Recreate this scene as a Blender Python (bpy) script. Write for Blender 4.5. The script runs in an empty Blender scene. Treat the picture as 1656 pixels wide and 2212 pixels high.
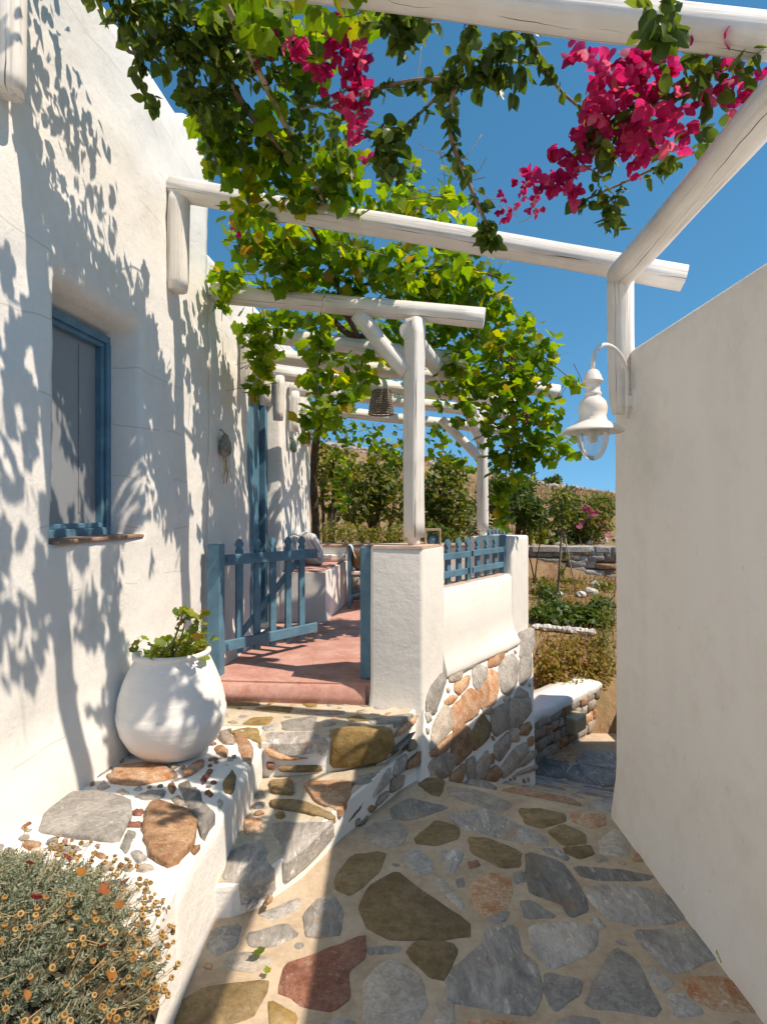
import bpy, math, random
from mathutils import Vector, Matrix, noise
import numpy as np

random.seed(7)
scene = bpy.context.scene
COL = scene.collection

# ------------------------------------------------------------------ camera
H = 1.6                                   # eye height above the paving
F, CX, CY = 1300.0, 828.0, 1106.0         # pinhole of the survey picture (1656 x 2212)
cam_d = bpy.data.cameras.new('camera')
cam = bpy.data.objects.new('camera', cam_d)
COL.objects.link(cam)
cam.location = (0, 0, H)
cam.rotation_euler = (math.radians(90), 0, 0)
cam_d.sensor_fit = 'HORIZONTAL'
cam_d.sensor_width = 36
cam_d.lens = 36 * F / 1656.0
cam_d.clip_start = 0.05
cam_d.clip_end = 5000
scene.camera = cam

# ------------------------------------------------------------------ sky and sun
SUN = Vector((1.0, -0.42, 1.62)).normalized()       # towards the sun
world = bpy.data.worlds.new('World')
scene.world = world
world.use_nodes = True
wn, wl = world.node_tree.nodes, world.node_tree.links
sky = wn.new('ShaderNodeTexSky')
sky.sky_type = 'NISHITA'
sky.sun_disc = False
sky.sun_elevation = math.asin(SUN.z)
sky.sun_rotation = math.atan2(SUN.x, SUN.y)
sky.altitude = 2500
sky.air_density = 1.0
sky.dust_density = 0.0
sky.ozone_density = 2.0
bg = wn['Background']
bg.inputs['Strength'].default_value = 0.125
tcw = wn.new('ShaderNodeTexCoord')
mpw = wn.new('ShaderNodeMapping')                    # clear dry air: the blue reaches down to the horizon
mpw.inputs['Location'].default_value = (0, 0, 0.20)
mpw.inputs['Scale'].default_value = (1, 1, 0.85)
wl.new(tcw.outputs['Generated'], mpw.inputs['Vector'])
wl.new(mpw.outputs[0], sky.inputs['Vector'])
hsv = wn.new('ShaderNodeHueSaturation')
hsv.inputs['Hue'].default_value = 0.487
hsv.inputs['Saturation'].default_value = 1.3
wl.new(sky.outputs[0], hsv.inputs['Color'])
wl.new(hsv.outputs[0], bg.inputs['Color'])

sun_d = bpy.data.lights.new('sun', 'SUN')
sun_o = bpy.data.objects.new('sun', sun_d)
COL.objects.link(sun_o)
sun_d.energy = 2.7
sun_d.angle = math.radians(0.53)
sun_d.color = (1.0, 0.985, 0.955)
sun_o.location = SUN * 40
sun_o.rotation_euler = SUN.to_track_quat('Z', 'Y').to_euler()

scene.view_settings.view_transform = 'Standard'
scene.view_settings.look = 'None'
scene.view_settings.exposure = 0.90
scene.view_settings.gamma = 1.0
scene.view_settings.use_curve_mapping = False
scene.view_settings.use_white_balance = True
scene.view_settings.white_balance_temperature = 8250
scene.view_settings.white_balance_tint = 14
scene.cycles.max_bounces = 8
scene.cycles.diffuse_bounces = 5
scene.cycles.use_adaptive_sampling = True
scene.cycles.adaptive_threshold = 0.02
scene.cycles.transparent_max_bounces = 12
scene.cycles.caustics_reflective = False
scene.cycles.caustics_refractive = False


# ------------------------------------------------------------------ survey helpers
def at(x, y, Y):
    return Vector(((x - CX) / F * Y, Y, H + (CY - y) / F * Y))


def onz(x, y, z):
    return at(x, y, (H - z) * F / (y - CY))


def onplane(x, y, p, n):
    d = Vector(((x - CX) / F, 1, (CY - y) / F))
    o = Vector((0, 0, H))
    return o + d * ((p - o).dot(n) / d.dot(n))


def wall_x(Y):                    # face of the house on the left
    return -1.657 + 0.096 * Y


def onwall(x, y, off=0.0):
    Y = (1.657 - off) / ((CX - x) / F + 0.096)
    return at(x, y, Y)


# ------------------------------------------------------------------ scene graph helpers
WLOC = {}


def tag(o, label=None, cat=None, group=None, kind=None):
    if label: o['label'] = label
    if cat: o['category'] = cat
    if group: o['group'] = group
    if kind: o['kind'] = kind
    return o


def thing(name, loc, label, cat, group=None):
    o = bpy.data.objects.new(name, None)
    o.empty_display_size = 0.1
    COL.objects.link(o)
    o.location = loc
    WLOC[o.name] = Vector(loc)
    return tag(o, label, cat, group)


def place(o, parent):
    COL.objects.link(o)
    if parent is not None:
        o.parent = parent
        WLOC[o.name] = WLOC[parent.name].copy()
    return o


def link_mesh(name, verts, faces, mat, parent=None, smooth=False, origin=None, attr=None, mats=None, fmat=None):
    base = WLOC[parent.name] if parent is not None else None
    if base is None:
        if origin is None:
            a = np.array([tuple(v) for v in verts])
            lo, hi = a.min(0), a.max(0)
            origin = ((lo[0] + hi[0]) / 2, (lo[1] + hi[1]) / 2, lo[2])
        base = Vector(origin)
    me = bpy.data.meshes.new(name)
    bx, by, bz = base
    me.from_pydata([(v[0] - bx, v[1] - by, v[2] - bz) for v in verts], [], faces)
    for m in (mats or [mat]):
        me.materials.append(m)
    if fmat: me.polygons.foreach_set('material_index', fmat)
    if smooth is True:
        me.polygons.foreach_set('use_smooth', [True] * len(me.polygons))
    elif smooth:
        me.polygons.foreach_set('use_smooth', smooth)
    if attr:
        a = me.attributes.new('rnd', 'FLOAT', 'POINT')
        a.data.foreach_set('value', attr)
    me.update()
    o = bpy.data.objects.new(name, me)
    COL.objects.link(o)
    if parent is not None:
        o.parent = parent
        WLOC[o.name] = base.copy()
    else:
        o.location = base
        WLOC[o.name] = base.copy()
    return o


class MB:
    """collects shapes in world coordinates, builds ONE mesh object"""
    def __init__(self):
        self.v, self.f, self.s, self.a = [], [], [], []

    def add(self, verts, faces, smooth=False, rnd=0.0):
        b = len(self.v)
        self.v += [tuple(p) for p in verts]
        self.f += [tuple(i + b for i in f) for f in faces]
        self.s += [smooth] * len(faces)
        self.a += [rnd] * len(verts)
        return self

    def frame(self, c, ax, ay, az, hx, hy, hz, bev=0.0):
        """oriented box, chamfered along all edges when bev > 0"""
        c, ax, ay, az = Vector(c), Vector(ax).normalized(), Vector(ay).normalized(), Vector(az).normalized()
        if bev <= 0:
            vs = [c + ax * (sx * hx) + ay * (sy * hy) + az * (sz * hz) for sz in (-1, 1) for sy in (-1, 1) for sx in (-1, 1)]
            return self.add(vs, [(0, 2, 3, 1), (4, 5, 7, 6), (0, 1, 5, 4), (2, 6, 7, 3), (0, 4, 6, 2), (1, 3, 7, 5)])
        vs, idx = [], {}
        for sx in (-1, 1):
            for sy in (-1, 1):
                for sz in (-1, 1):
                    for k in range(3):
                        h = [hx - bev, hy - bev, hz - bev]
                        h[k] += bev
                        idx[(sx, sy, sz, k)] = len(vs)
                        vs.append(c + ax * (sx * h[0]) + ay * (sy * h[1]) + az * (sz * h[2]))
        fs = []
        for k in range(3):
            i, j = [q for q in range(3) if q != k]
            for s in (-1, 1):
                ring = []
                for a, b in ((-1, -1), (1, -1), (1, 1), (-1, 1)):
                    t = [0, 0, 0]
                    t[k], t[i], t[j] = s, a, b
                    ring.append(idx[(t[0], t[1], t[2], k)])
                fs.append(tuple(ring))
            for a in (-1, 1):
                for b in (-1, 1):
                    q = []
                    for s in (-1, 1):
                        t = [0, 0, 0]
                        t[i], t[j], t[k] = a, b, s
                        q.append((idx[(t[0], t[1], t[2], i)], idx[(t[0], t[1], t[2], j)]))
                    fs.append((q[0][0], q[1][0], q[1][1], q[0][1]))
        for sx in (-1, 1):
            for sy in (-1, 1):
                for sz in (-1, 1):
                    fs.append(tuple(idx[(sx, sy, sz, k)] for k in range(3)))
        return self.add(vs, fs)

    def box(self, lo, hi, bev=0.0):
        lo, hi = Vector(lo), Vector(hi)
        h = (hi - lo) / 2
        return self.frame((lo + hi) / 2, (1, 0, 0), (0, 1, 0), (0, 0, 1), h.x, h.y, h.z, bev)

    def bar(self, p0, p1, w, t, up=(0, 0, 1), bev=0.003):
        p0, p1 = Vector(p0), Vector(p1)
        d = (p1 - p0)
        L = d.length
        d.normalize()
        s = d.cross(Vector(up)).normalized()
        u = s.cross(d).normalized()
        return self.frame((p0 + p1) / 2, d, s, u, L / 2, t / 2, w / 2, bev)

    def tube(self, pts, radii, n=8, cap=True, wob=0.0):
        pts = [Vector(p) for p in pts]
        if not hasattr(radii, '__len__'): radii = [radii] * len(pts)
        if len(radii) != len(pts): radii = [float(q) for q in np.interp(np.linspace(0, 1, len(pts)), np.linspace(0, 1, len(radii)), radii)]
        vs, fs = [], []
        prev = None
        for i, p in enumerate(pts):
            d = (pts[min(i + 1, len(pts) - 1)] - pts[max(i - 1, 0)])
            d = d.normalized() if d.length > 1e-9 else Vector((0, 0, 1))
            if prev is None:
                s = d.cross(Vector((0.31, 0.2, 0.93)))
                if s.length < 0.05: s = d.cross(Vector((1, 0, 0)))
                s.normalize()
            else:
                s = (prev - d * prev.dot(d)).normalized()
            prev = s
            u = d.cross(s)
            for k in range(n):
                a = 2 * math.pi * k / n
                r = radii[i] * (1 + (random.uniform(-wob, wob) if wob else 0))
                vs.append(p + (s * math.cos(a) + u * math.sin(a)) * r)
        for i in range(len(pts) - 1):
            for k in range(n):
                fs.append((i * n + k, i * n + (k + 1) % n, (i + 1) * n + (k + 1) % n, (i + 1) * n + k))
        self.add(vs, fs, True)
        if cap:
            b = len(self.v) - len(vs)
            self.f += [tuple(b + k for k in reversed(range(n))), tuple(b + (len(pts) - 1) * n + k for k in range(n))]
            self.s += [False, False]
        return self

    def lathe(self, c, prof, n=32, wob=0.0, axis=None):
        c = Vector(c)
        vs, fs = [], []
        m = len(prof)
        for k in range(n):
            a = 2 * math.pi * k / n
            for (r, z) in prof:
                q = Vector((math.cos(a) * r, math.sin(a) * r, z))
                if wob: q *= 1 + wob * noise.noise(Vector((q.x * 5, q.y * 5, q.z * 5 + c.x)))
                vs.append(c + q)
        for k in range(n):
            for i in range(m - 1):
                fs.append((k * m + i, ((k + 1) % n) * m + i, ((k + 1) % n) * m + i + 1, k * m + i + 1))
        return self.add(vs, fs, True)

    def loft(self, lower, upper, cap=True, smooth=False):
        n = len(lower)
        fs = [(i, (i + 1) % n, n + (i + 1) % n, n + i) for i in range(n)]
        if cap: fs.append(tuple(n + i for i in range(n)))
        return self.add(list(lower) + list(upper), fs, smooth)

    def build(self, name, mat, parent=None, origin=None, attr=False):
        return link_mesh(name, self.v, self.f, mat, parent, self.s, origin, self.a if attr else None)


# ------------------------------------------------------------------ materials
def mat_new(name):
    m = bpy.data.materials.new(name)
    m.use_nodes = True
    nt = m.node_tree
    return m, nt.nodes, nt.links, nt.nodes['Principled BSDF']


def nd(N, kind, **kw):
    n = N.new(kind)
    for k, v in kw.items():
        if hasattr(n, k) and k not in n.inputs: setattr(n, k, v)
        else: n.inputs[k].default_value = v
    return n


def noise_tex(N, L, co, scale, detail=6, rough=0.55, dist=0.0, off=None):
    t = nd(N, 'ShaderNodeTexNoise')
    t.inputs['Scale'].default_value = scale
    t.inputs['Detail'].default_value = detail
    t.inputs['Roughness'].default_value = rough
    t.inputs['Distortion'].default_value = dist
    if co is not None: L.new(co, t.inputs['Vector'])
    return t


def ramp(N, L, fac, stops):
    r = nd(N, 'ShaderNodeValToRGB')
    e = r.color_ramp.elements
    while len(e) < len(stops): e.new(0.5)
    for el, (p, c) in zip(e, stops):
        el.position = p
        el.color = (*c, 1) if len(c) == 3 else c
    L.new(fac, r.inputs['Fac'])
    return r


def mixc(N, L, fac, a, b, mode='MIX'):
    m = nd(N, 'ShaderNodeMix', data_type='RGBA', blend_type=mode)
    for s, val in (('Factor', fac), ('A', a), ('B', b)):
        i = [q for q in m.inputs if q.name == s and (q.type == 'RGBA' if s != 'Factor' else q.type == 'VALUE')][0]
        if hasattr(val, 'is_output'): L.new(val, i)
        else: i.default_value = val if not isinstance(val, tuple) else (*val, 1)
    return [q for q in m.outputs if q.type == 'RGBA'][0]


def mth(N, L, op, a, b=None, clamp=False):
    m = nd(N, 'ShaderNodeMath', operation=op, use_clamp=clamp)
    for i, val in enumerate((a, b)):
        if val is None: continue
        if hasattr(val, 'is_output'): L.new(val, m.inputs[i])
        else: m.inputs[i].default_value = val
    if op == 'WRAP': m.inputs[2].default_value = -math.pi
    return m.outputs[0]


def bump(N, L, P, h, strength, dist, chain=None):
    b = nd(N, 'ShaderNodeBump')
    b.inputs['Strength'].default_value = strength
    b.inputs['Distance'].default_value = dist
    L.new(h, b.inputs['Height'])
    if chain is not None: L.new(chain, b.inputs['Normal'])
    L.new(b.outputs[0], P.inputs['Normal'])
    return b.outputs[0]


def geo_pos(N):
    return nd(N, 'ShaderNodeNewGeometry').outputs['Position']


def obj_co(N):
    return nd(N, 'ShaderNodeTexCoord').outputs['Object']


def plaster(name, base=(0.80, 0.785, 0.755), dirt=(0.60, 0.56, 0.50), dirt_amt=0.35, bumpd=0.013, cracks=False, trowel=0.0, tscale=(2.2, 2.2, 7), trot=(0.2, 0.75, 0.1), stain=0.0):
    m, N, L, P = mat_new(name)
    co = geo_pos(N)
    n1 = noise_tex(N, L, co, 2.3, 3, 0.6)
    n2 = noise_tex(N, L, co, 9.0, 4, 0.65)
    n3 = noise_tex(N, L, co, 70, 2, 0.6)
    blot = mth(N, L, 'MULTIPLY', n1.outputs[0], n2.outputs[0])
    r = ramp(N, L, blot, [(0.22, base), (0.46, tuple(b * (1 - dirt_amt) + d * dirt_amt for b, d in zip(base, dirt)))])
    col = r.outputs[0]
    h = mth(N, L, 'ADD', mth(N, L, 'MULTIPLY', n2.outputs[0], 1.0), mth(N, L, 'MULTIPLY', n3.outputs[0], 0.16))
    if trowel:
        mp = nd(N, 'ShaderNodeMapping')
        mp.inputs['Scale'].default_value = tscale
        mp.inputs['Rotation'].default_value = trot
        L.new(co, mp.inputs['Vector'])
        n4 = noise_tex(N, L, mp.outputs[0], 1.6, 5, 0.6, 0.8)
        h = mth(N, L, 'ADD', h, mth(N, L, 'MULTIPLY', n4.outputs[0], trowel))
    if stain:        # rubbed, sun-bleached and rain-streaked patches
        mq = nd(N, 'ShaderNodeMapping')
        mq.inputs['Scale'].default_value = (1, 2.4, 0.5)
        L.new(co, mq.inputs['Vector'])
        ns = noise_tex(N, L, mq.outputs[0], 1.5, 4, 0.6, 0.5)
        fs_ = ramp(N, L, ns.outputs[0], [(0.48, (0, 0, 0)), (0.72, (1, 1, 1))]).outputs[0]
        col = mixc(N, L, mth(N, L, 'MULTIPLY', fs_, stain), col, (0.56, 0.48, 0.39))
        sc0 = noise_tex(N, L, co, 26, 3, 0.7)
        chip = ramp(N, L, sc0.outputs[0], [(0.68, (0, 0, 0)), (0.72, (1, 1, 1))]).outputs[0]
        col = mixc(N, L, mth(N, L, 'MULTIPLY', chip, 0.35), col, (0.48, 0.42, 0.36))
    if cracks:      # faint block joints showing through the limewash
        mp = nd(N, 'ShaderNodeMapping')
        mp.inputs['Scale'].default_value = (1, 1, 1)
        mp.inputs['Rotation'].default_value = (0, 0, 0)
        L.new(co, mp.inputs['Vector'])
        sx = nd(N, 'ShaderNodeSeparateXYZ')
        L.new(mp.outputs[0], sx.inputs[0])
        wob = noise_tex(N, L, co, 1.1, 3, 0.5)
        wz = mth(N, L, 'ADD', sx.outputs['Z'], mth(N, L, 'MULTIPLY', wob.outputs[0], 0.22))
        fr = mth(N, L, 'FRACT', mth(N, L, 'MULTIPLY', wz, 3.4))
        d = mth(N, L, 'ABSOLUTE', mth(N, L, 'SUBTRACT', fr, 0.5))
        line = mth(N, L, 'LESS_THAN', d, 0.012)
        msk = noise_tex(N, L, co, 1.9, 2, 0.5)
        line = mth(N, L, 'MULTIPLY', line, mth(N, L, 'GREATER_THAN', msk.outputs[0], 0.54))
        col = mixc(N, L, mth(N, L, 'MULTIPLY', line, 0.38), col, (0.42, 0.36, 0.28))
    L.new(col, P.inputs['Base Color'])
    P.inputs['Roughness'].default_value = 0.9
    P.inputs['Specular IOR Level'].default_value = 0.2
    bump(N, L, P, h, 0.55, bumpd)
    return m


def wood_white(name='white painted timber'):
    m, N, L, P = mat_new(name)
    co = obj_co(N)
    info = nd(N, 'ShaderNodeObjectInfo')
    off = nd(N, 'ShaderNodeVectorMath', operation='ADD')
    L.new(co, off.inputs[0])
    sc = nd(N, 'ShaderNodeVectorMath', operation='SCALE')
    sc.inputs[0].default_value = (13, 7, 29)
    L.new(info.outputs['Random'], sc.inputs['Scale'])
    L.new(sc.outputs[0], off.inputs[1])
    mp = nd(N, 'ShaderNodeMapping')
    mp.inputs['Scale'].default_value = (1, 1, 0.028)
    L.new(off.outputs[0], mp.inputs['Vector'])
    g = noise_tex(N, L, mp.outputs[0], 42, 6, 0.6)
    g2 = noise_tex(N, L, mp.outputs[0], 17, 2, 0.4, 0.12)
    mott = noise_tex(N, L, off.outputs[0], 7, 5, 0.6)
    col = ramp(N, L, mott.outputs[0], [(0.3, (0.80, 0.78, 0.745)), (0.75, (0.70, 0.66, 0.61))]).outputs[0]
    fine = ramp(N, L, g.outputs[0], [(0.56, (0, 0, 0)), (0.66, (1, 1, 1))]).outputs[0]
    col = mixc(N, L, mth(N, L, 'MULTIPLY', fine, 0.5), col, (0.40, 0.34, 0.28))
    sp_ = nd(N, 'ShaderNodeSeparateXYZ')
    L.new(co, sp_.inputs[0])
    ang = mth(N, L, 'ARCTAN2', sp_.outputs['Y'], sp_.outputs['X'])
    lw_ = nd(N, 'ShaderNodeCombineXYZ')
    L.new(mth(N, L, 'MULTIPLY', info.outputs['Random'], 40.0), lw_.inputs['X'])
    L.new(sp_.outputs['Z'], lw_.inputs['Z'])
    crack = None
    for q, (a0, sc_, wd0) in enumerate(((0.4, 1.3, 0.020), (2.5, 1.7, 0.030), (-1.5, 1.1, 0.024), (-2.6, 2.1, 0.016), (1.4, 1.9, 0.014))):
        wv = noise_tex(N, L, lw_.outputs[0], sc_ * 1.6, 3, 0.55)
        wv.inputs['Distortion'].default_value = 0.2 * q
        a1 = mth(N, L, 'ADD', mth(N, L, 'ADD', ang, mth(N, L, 'MULTIPLY', info.outputs['Random'], 3.0 + q)), mth(N, L, 'MULTIPLY', wv.outputs[0], 0.9))
        dd = mth(N, L, 'ABSOLUTE', mth(N, L, 'WRAP', mth(N, L, 'SUBTRACT', a1, a0), math.pi))
        lim = mth(N, L, 'MULTIPLY', mth(N, L, 'SUBTRACT', noise_tex(N, L, lw_.outputs[0], 2.3 + q * 0.6, 1, 0.5).outputs[0], 0.46), wd0 * 9, True)
        ck = mth(N, L, 'LESS_THAN', dd, lim)
        crack = ck if crack is None else mth(N, L, 'MAXIMUM', crack, ck)
    col = mixc(N, L, crack, col, (0.13, 0.10, 0.08))
    L.new(col, P.inputs['Base Color'])
    P.inputs['Roughness'].default_value = 0.7
    h = mth(N, L, 'MULTIPLY', g.outputs[0], -0.5)
    bump(N, L, P, h, 0.9, 0.010)
    return m


def stone_mat(name, c1, c2, speck=(0.62, 0.60, 0.56), amt=0.5, scale=9.0, streak=0.0, rust=0.0):
    m, N, L, P = mat_new(name)
    co = geo_pos(N)
    info = nd(N, 'ShaderNodeObjectInfo')
    sc = nd(N, 'ShaderNodeVectorMath', operation='SCALE')
    sc.inputs[0].default_value = (17, 23, 31)
    L.new(info.outputs['Random'], sc.inputs['Scale'])
    off = nd(N, 'ShaderNodeVectorMath', operation='ADD')
    L.new(co, off.inputs[0])
    L.new(sc.outputs[0], off.inputs[1])
    v = off.outputs[0]
    if streak:
        mp = nd(N, 'ShaderNodeMapping')
        mp.inputs['Scale'].default_value = (1, 0.35, 1)
        mp.inputs['Rotation'].default_value = (0, 0, 0.7)
        L.new(v, mp.inputs['Vector'])
        v = mp.outputs[0]
    n1 = noise_tex(N, L, v, scale, 5, 0.65, 0.4)
    n2 = noise_tex(N, L, v, scale * 5, 4, 0.7)
    n3 = noise_tex(N, L, v, scale * 2.2, 5, 0.75, 1.0)
    r = ramp(N, L, n1.outputs[0], [(0.36, c1), (0.60, c2)])
    vein = noise_tex(N, L, v, scale * 1.3, 5, 0.72, 1.6)
    vd = ramp(N, L, mth(N, L, 'ABSOLUTE', mth(N, L, 'SUBTRACT', vein.outputs[0], 0.5)), [(0.0, (1, 1, 1)), (0.035, (0, 0, 0))]).outputs[0]
    fine = ramp(N, L, n2.outputs[0], [(0.40, (0, 0, 0)), (0.60, (1, 1, 1))]).outputs[0]
    col = mixc(N, L, mth(N, L, 'MULTIPLY', fine, 0.42), r.outputs[0], tuple(0.42 * a for a in c1))
    col = mixc(N, L, mth(N, L, 'MULTIPLY', vd, 0.30), col, tuple(0.35 * a for a in c1))
    sp = ramp(N, L, n3.outputs[0], [(0.50, (0, 0, 0)), (0.60, (1, 1, 1))]).outputs[0]
    sp2 = ramp(N, L, n2.outputs[0], [(0.45, (0, 0, 0)), (0.62, (1, 1, 1))]).outputs[0]
    col = mixc(N, L, mth(N, L, 'MULTIPLY', mth(N, L, 'MULTIPLY', sp, sp2), amt), col, speck)
    if rust:
        nr = noise_tex(N, L, off.outputs[0], 5.0, 4, 0.65, 0.8)
        fr_ = ramp(N, L, nr.outputs[0], [(0.56, (0, 0, 0)), (0.70, (1, 1, 1))]).outputs[0]
        col = mixc(N, L, mth(N, L, 'MULTIPLY', fr_, rust), col, (0.42, 0.25, 0.13))
    val = nd(N, 'ShaderNodeHueSaturation')
    L.new(col, val.inputs['Color'])
    L.new(mth(N, L, 'ADD', mth(N, L, 'MULTIPLY', info.outputs['Random'], 0.5), 0.78), val.inputs['Value'])
    L.new(val.outputs[0], P.inputs['Base Color'])
    P.inputs['Roughness'].default_value = 0.78
    P.inputs['Specular IOR Level'].default_value = 0.3
    h = mth(N, L, 'ADD', mth(N, L, 'MULTIPLY', n1.outputs[0], 1.0), mth(N, L, 'MULTIPLY', n2.outputs[0], 0.4))
    bump(N, L, P, h, 0.9, 0.016)
    return m


def mottled(name, c1, c2, scale=6.0, rough=0.85, bumps=0.4, bd=0.006, c3=None, detail=7):
    m, N, L, P = mat_new(name)
    co = geo_pos(N)
    n1 = noise_tex(N, L, co, scale, detail, 0.62)
    n2 = noise_tex(N, L, co, scale * 8, 5, 0.65)
    mixv = mth(N, L, 'ADD', mth(N, L, 'MULTIPLY', n1.outputs[0], 0.72), mth(N, L, 'MULTIPLY', n2.outputs[0], 0.28))
    stops = [(0.38, c1), (0.62, c2)]
    if c3: stops = [(0.34, c1), (0.5, c2), (0.66, c3)]
    col = ramp(N, L, mixv, stops).outputs[0]
    L.new(col, P.inputs['Base Color'])
    P.inputs['Roughness'].default_value = rough
    P.inputs['Specular IOR Level'].default_value = 0.25
    bump(N, L, P, mixv, bumps, bd)
    return m


def leaf_mat(name, stops, trans=0.45, tgain=(1.5, 1.45, 0.7), gloss=0.5, seed=0.0):
    m, N, L, P = mat_new(name)
    at_ = nd(N, 'ShaderNodeAttribute', attribute_name='rnd')
    info = nd(N, 'ShaderNodeObjectInfo')
    f = mth(N, L, 'FRACT', mth(N, L, 'ADD', at_.outputs['Fac'], info.outputs['Random']))
    col = ramp(N, L, f, stops).outputs[0]
    n = noise_tex(N, L, geo_pos(N), 60, 1, 0.5)
    col = mixc(N, L, mth(N, L, 'MULTIPLY', n.outputs[0], 0.40), col, (0.02, 0.03, 0.008), 'MIX')
    L.new(col, P.inputs['Base Color'])
    P.inputs['Roughness'].default_value = gloss
    P.inputs['Specular IOR Level'].default_value = 0.35
    tr = nd(N, 'ShaderNodeBsdfTranslucent')
    tc = mixc(N, L, 1.0, col, tgain, 'MULTIPLY')
    L.new(tc, tr.inputs['Color'])
    mx = nd(N, 'ShaderNodeMixShader')
    mx.inputs[0].default_value = trans
    L.new(P.outputs[0], mx.inputs[1])
    L.new(tr.outputs[0], mx.inputs[2])
    L.new(mx.outputs[0], N['Material Output'].inputs['Surface'])
    return m


def simple(name, c, rough=0.6, spec=0.4, var=0.15, scale=14.0, bumps=0.0):
    m, N, L, P = mat_new(name)
    co = geo_pos(N)
    n = noise_tex(N, L, co, scale, 5, 0.6)
    col = ramp(N, L, n.outputs[0], [(0.3, tuple(x * (1 - var) for x in c)), (0.7, tuple(min(1, x * (1 + var)) for x in c))]).outputs[0]
    L.new(col, P.inputs['Base Color'])
    P.inputs['Roughness'].default_value = rough
    P.inputs['Specular IOR Level'].default_value = spec
    if bumps: bump(N, L, P, n.outputs[0], bumps, 0.004)
    return m


M = {}
M['plaster'] = plaster('white limewash', cracks=True)
M['plaster2'] = plaster('white limewash smooth', dirt_amt=0.3, bumpd=0.006)
M['pillar'] = plaster('white limewash trowelled', dirt_amt=0.3, bumpd=0.010, trowel=0.45)
M['rightwall'] = plaster('cream limewash', base=(0.82, 0.79, 0.75), dirt=(0.64, 0.57, 0.49), dirt_amt=0.4, bumpd=0.010, trowel=0.4, tscale=(2, 2, 3.5), stain=0.10)
M['wmortar'] = plaster('white painted mortar', base=(0.80, 0.785, 0.755), dirt_amt=0.25, bumpd=0.02)
M['wood'] = wood_white()
M['mortar'] = mottled('tan pointing', (0.42, 0.315, 0.22), (0.58, 0.465, 0.35), 4.0, 0.9, 0.7, 0.012)
M['treadmortar'] = mottled('cream pointing', (0.46, 0.385, 0.29), (0.62, 0.54, 0.43), 5.0, 0.9, 0.5, 0.008)
M['pink'] = mottled('rose screed', (0.46, 0.215, 0.175), (0.60, 0.36, 0.31), 5.0, 0.8, 0.3, 0.004)
M['olive'] = stone_mat('olive sandstone', (0.205, 0.138, 0.062), (0.345, 0.245, 0.13), (0.46, 0.38, 0.26), 0.4, 6.0)
M['ochre'] = stone_mat('ochre stone', (0.27, 0.17, 0.06), (0.42, 0.29, 0.12), (0.5, 0.4, 0.25), 0.3, 6.0)
M['grey'] = stone_mat('blue grey marble', (0.29, 0.272, 0.253), (0.48, 0.445, 0.41), (0.70, 0.66, 0.61), 0.9, 7.0, 1, 0.6)
M['dgrey'] = stone_mat('dark grey schist', (0.20, 0.19, 0.18), (0.36, 0.337, 0.31), (0.62, 0.58, 0.53), 0.75, 7.0, 1, 0.45)
M['lgrey'] = stone_mat('pale grey stone', (0.30, 0.285, 0.265), (0.46, 0.43, 0.40), (0.66, 0.63, 0.58), 0.6, 9.0)
M['cream'] = stone_mat('cream stone', (0.42, 0.36, 0.30), (0.58, 0.51, 0.44), (0.70, 0.66, 0.60), 0.5, 9.0)
M['orange'] = stone_mat('orange veined stone', (0.47, 0.19, 0.075), (0.58, 0.40, 0.27), (0.66, 0.60, 0.52), 0.8, 12.0)
M['red'] = stone_mat('brick red stone', (0.23, 0.085, 0.055), (0.34, 0.16, 0.11), (0.55, 0.45, 0.36), 0.4, 9.0)
M['brown'] = stone_mat('rust brown stone', (0.26, 0.13, 0.068), (0.46, 0.28, 0.165), (0.60, 0.48, 0.36), 0.6, 10.0)
M['purple'] = stone_mat('mauve grey stone', (0.30, 0.245, 0.205), (0.45, 0.38, 0.32), (0.58, 0.52, 0.46), 0.5, 9.0, 0, 0.4)
M['wstone'] = stone_mat('white rock', (0.60, 0.57, 0.52), (0.75, 0.72, 0.68), (0.8, 0.78, 0.75), 0.4, 6.0)
M['blue'] = simple('blue gloss paint', (0.085, 0.205, 0.29), 0.45, 0.45, 0.24, 9.0, 0.15)
M['screen'] = simple('grey insect screen', (0.27, 0.285, 0.30), 0.3, 0.5, 0.05, 4.0)
M['darkwood'] = simple('dark weathered wood', (0.09, 0.065, 0.05), 0.8, 0.2, 0.3, 30)
M['bark'] = mottled('vine bark', (0.055, 0.035, 0.022), (0.17, 0.115, 0.075), 22, 0.95, 0.9, 0.012)
M['twig'] = mottled('grey brown twig', (0.17, 0.12, 0.08), (0.33, 0.26, 0.18), 26, 0.9, 0.5, 0.004)
M['cane'] = mottled('dry cane', (0.36, 0.26, 0.17), (0.60, 0.49, 0.37), 14, 0.7, 0.3, 0.003)
M['metal'] = simple('white enamel', (0.78, 0.75, 0.71), 0.35, 0.5, 0.04, 6.0)
M['wicker'] = simple('grey wicker', (0.24, 0.20, 0.17), 0.8, 0.2, 0.3, 60)
M['sill'] = simple('brown stone sill', (0.30, 0.19, 0.14), 0.8, 0.3, 0.25, 18, 0.3)
M['soil'] = mottled('dry soil', (0.12, 0.075, 0.045), (0.26, 0.17, 0.10), 12, 0.95, 0.9, 0.02)
M['ground'] = mottled('dry hillside', (0.17, 0.095, 0.05), (0.32, 0.205, 0.115), 0.9, 0.95, 1.0, 0.10, (0.20, 0.18, 0.075))
M['potplaster'] = plaster('white painted clay', base=(0.80, 0.79, 0.775), dirt_amt=0.15, bumpd=0.008, trowel=0.9, tscale=(1.5, 1.5, 22), trot=(0, 0, 0))

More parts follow.
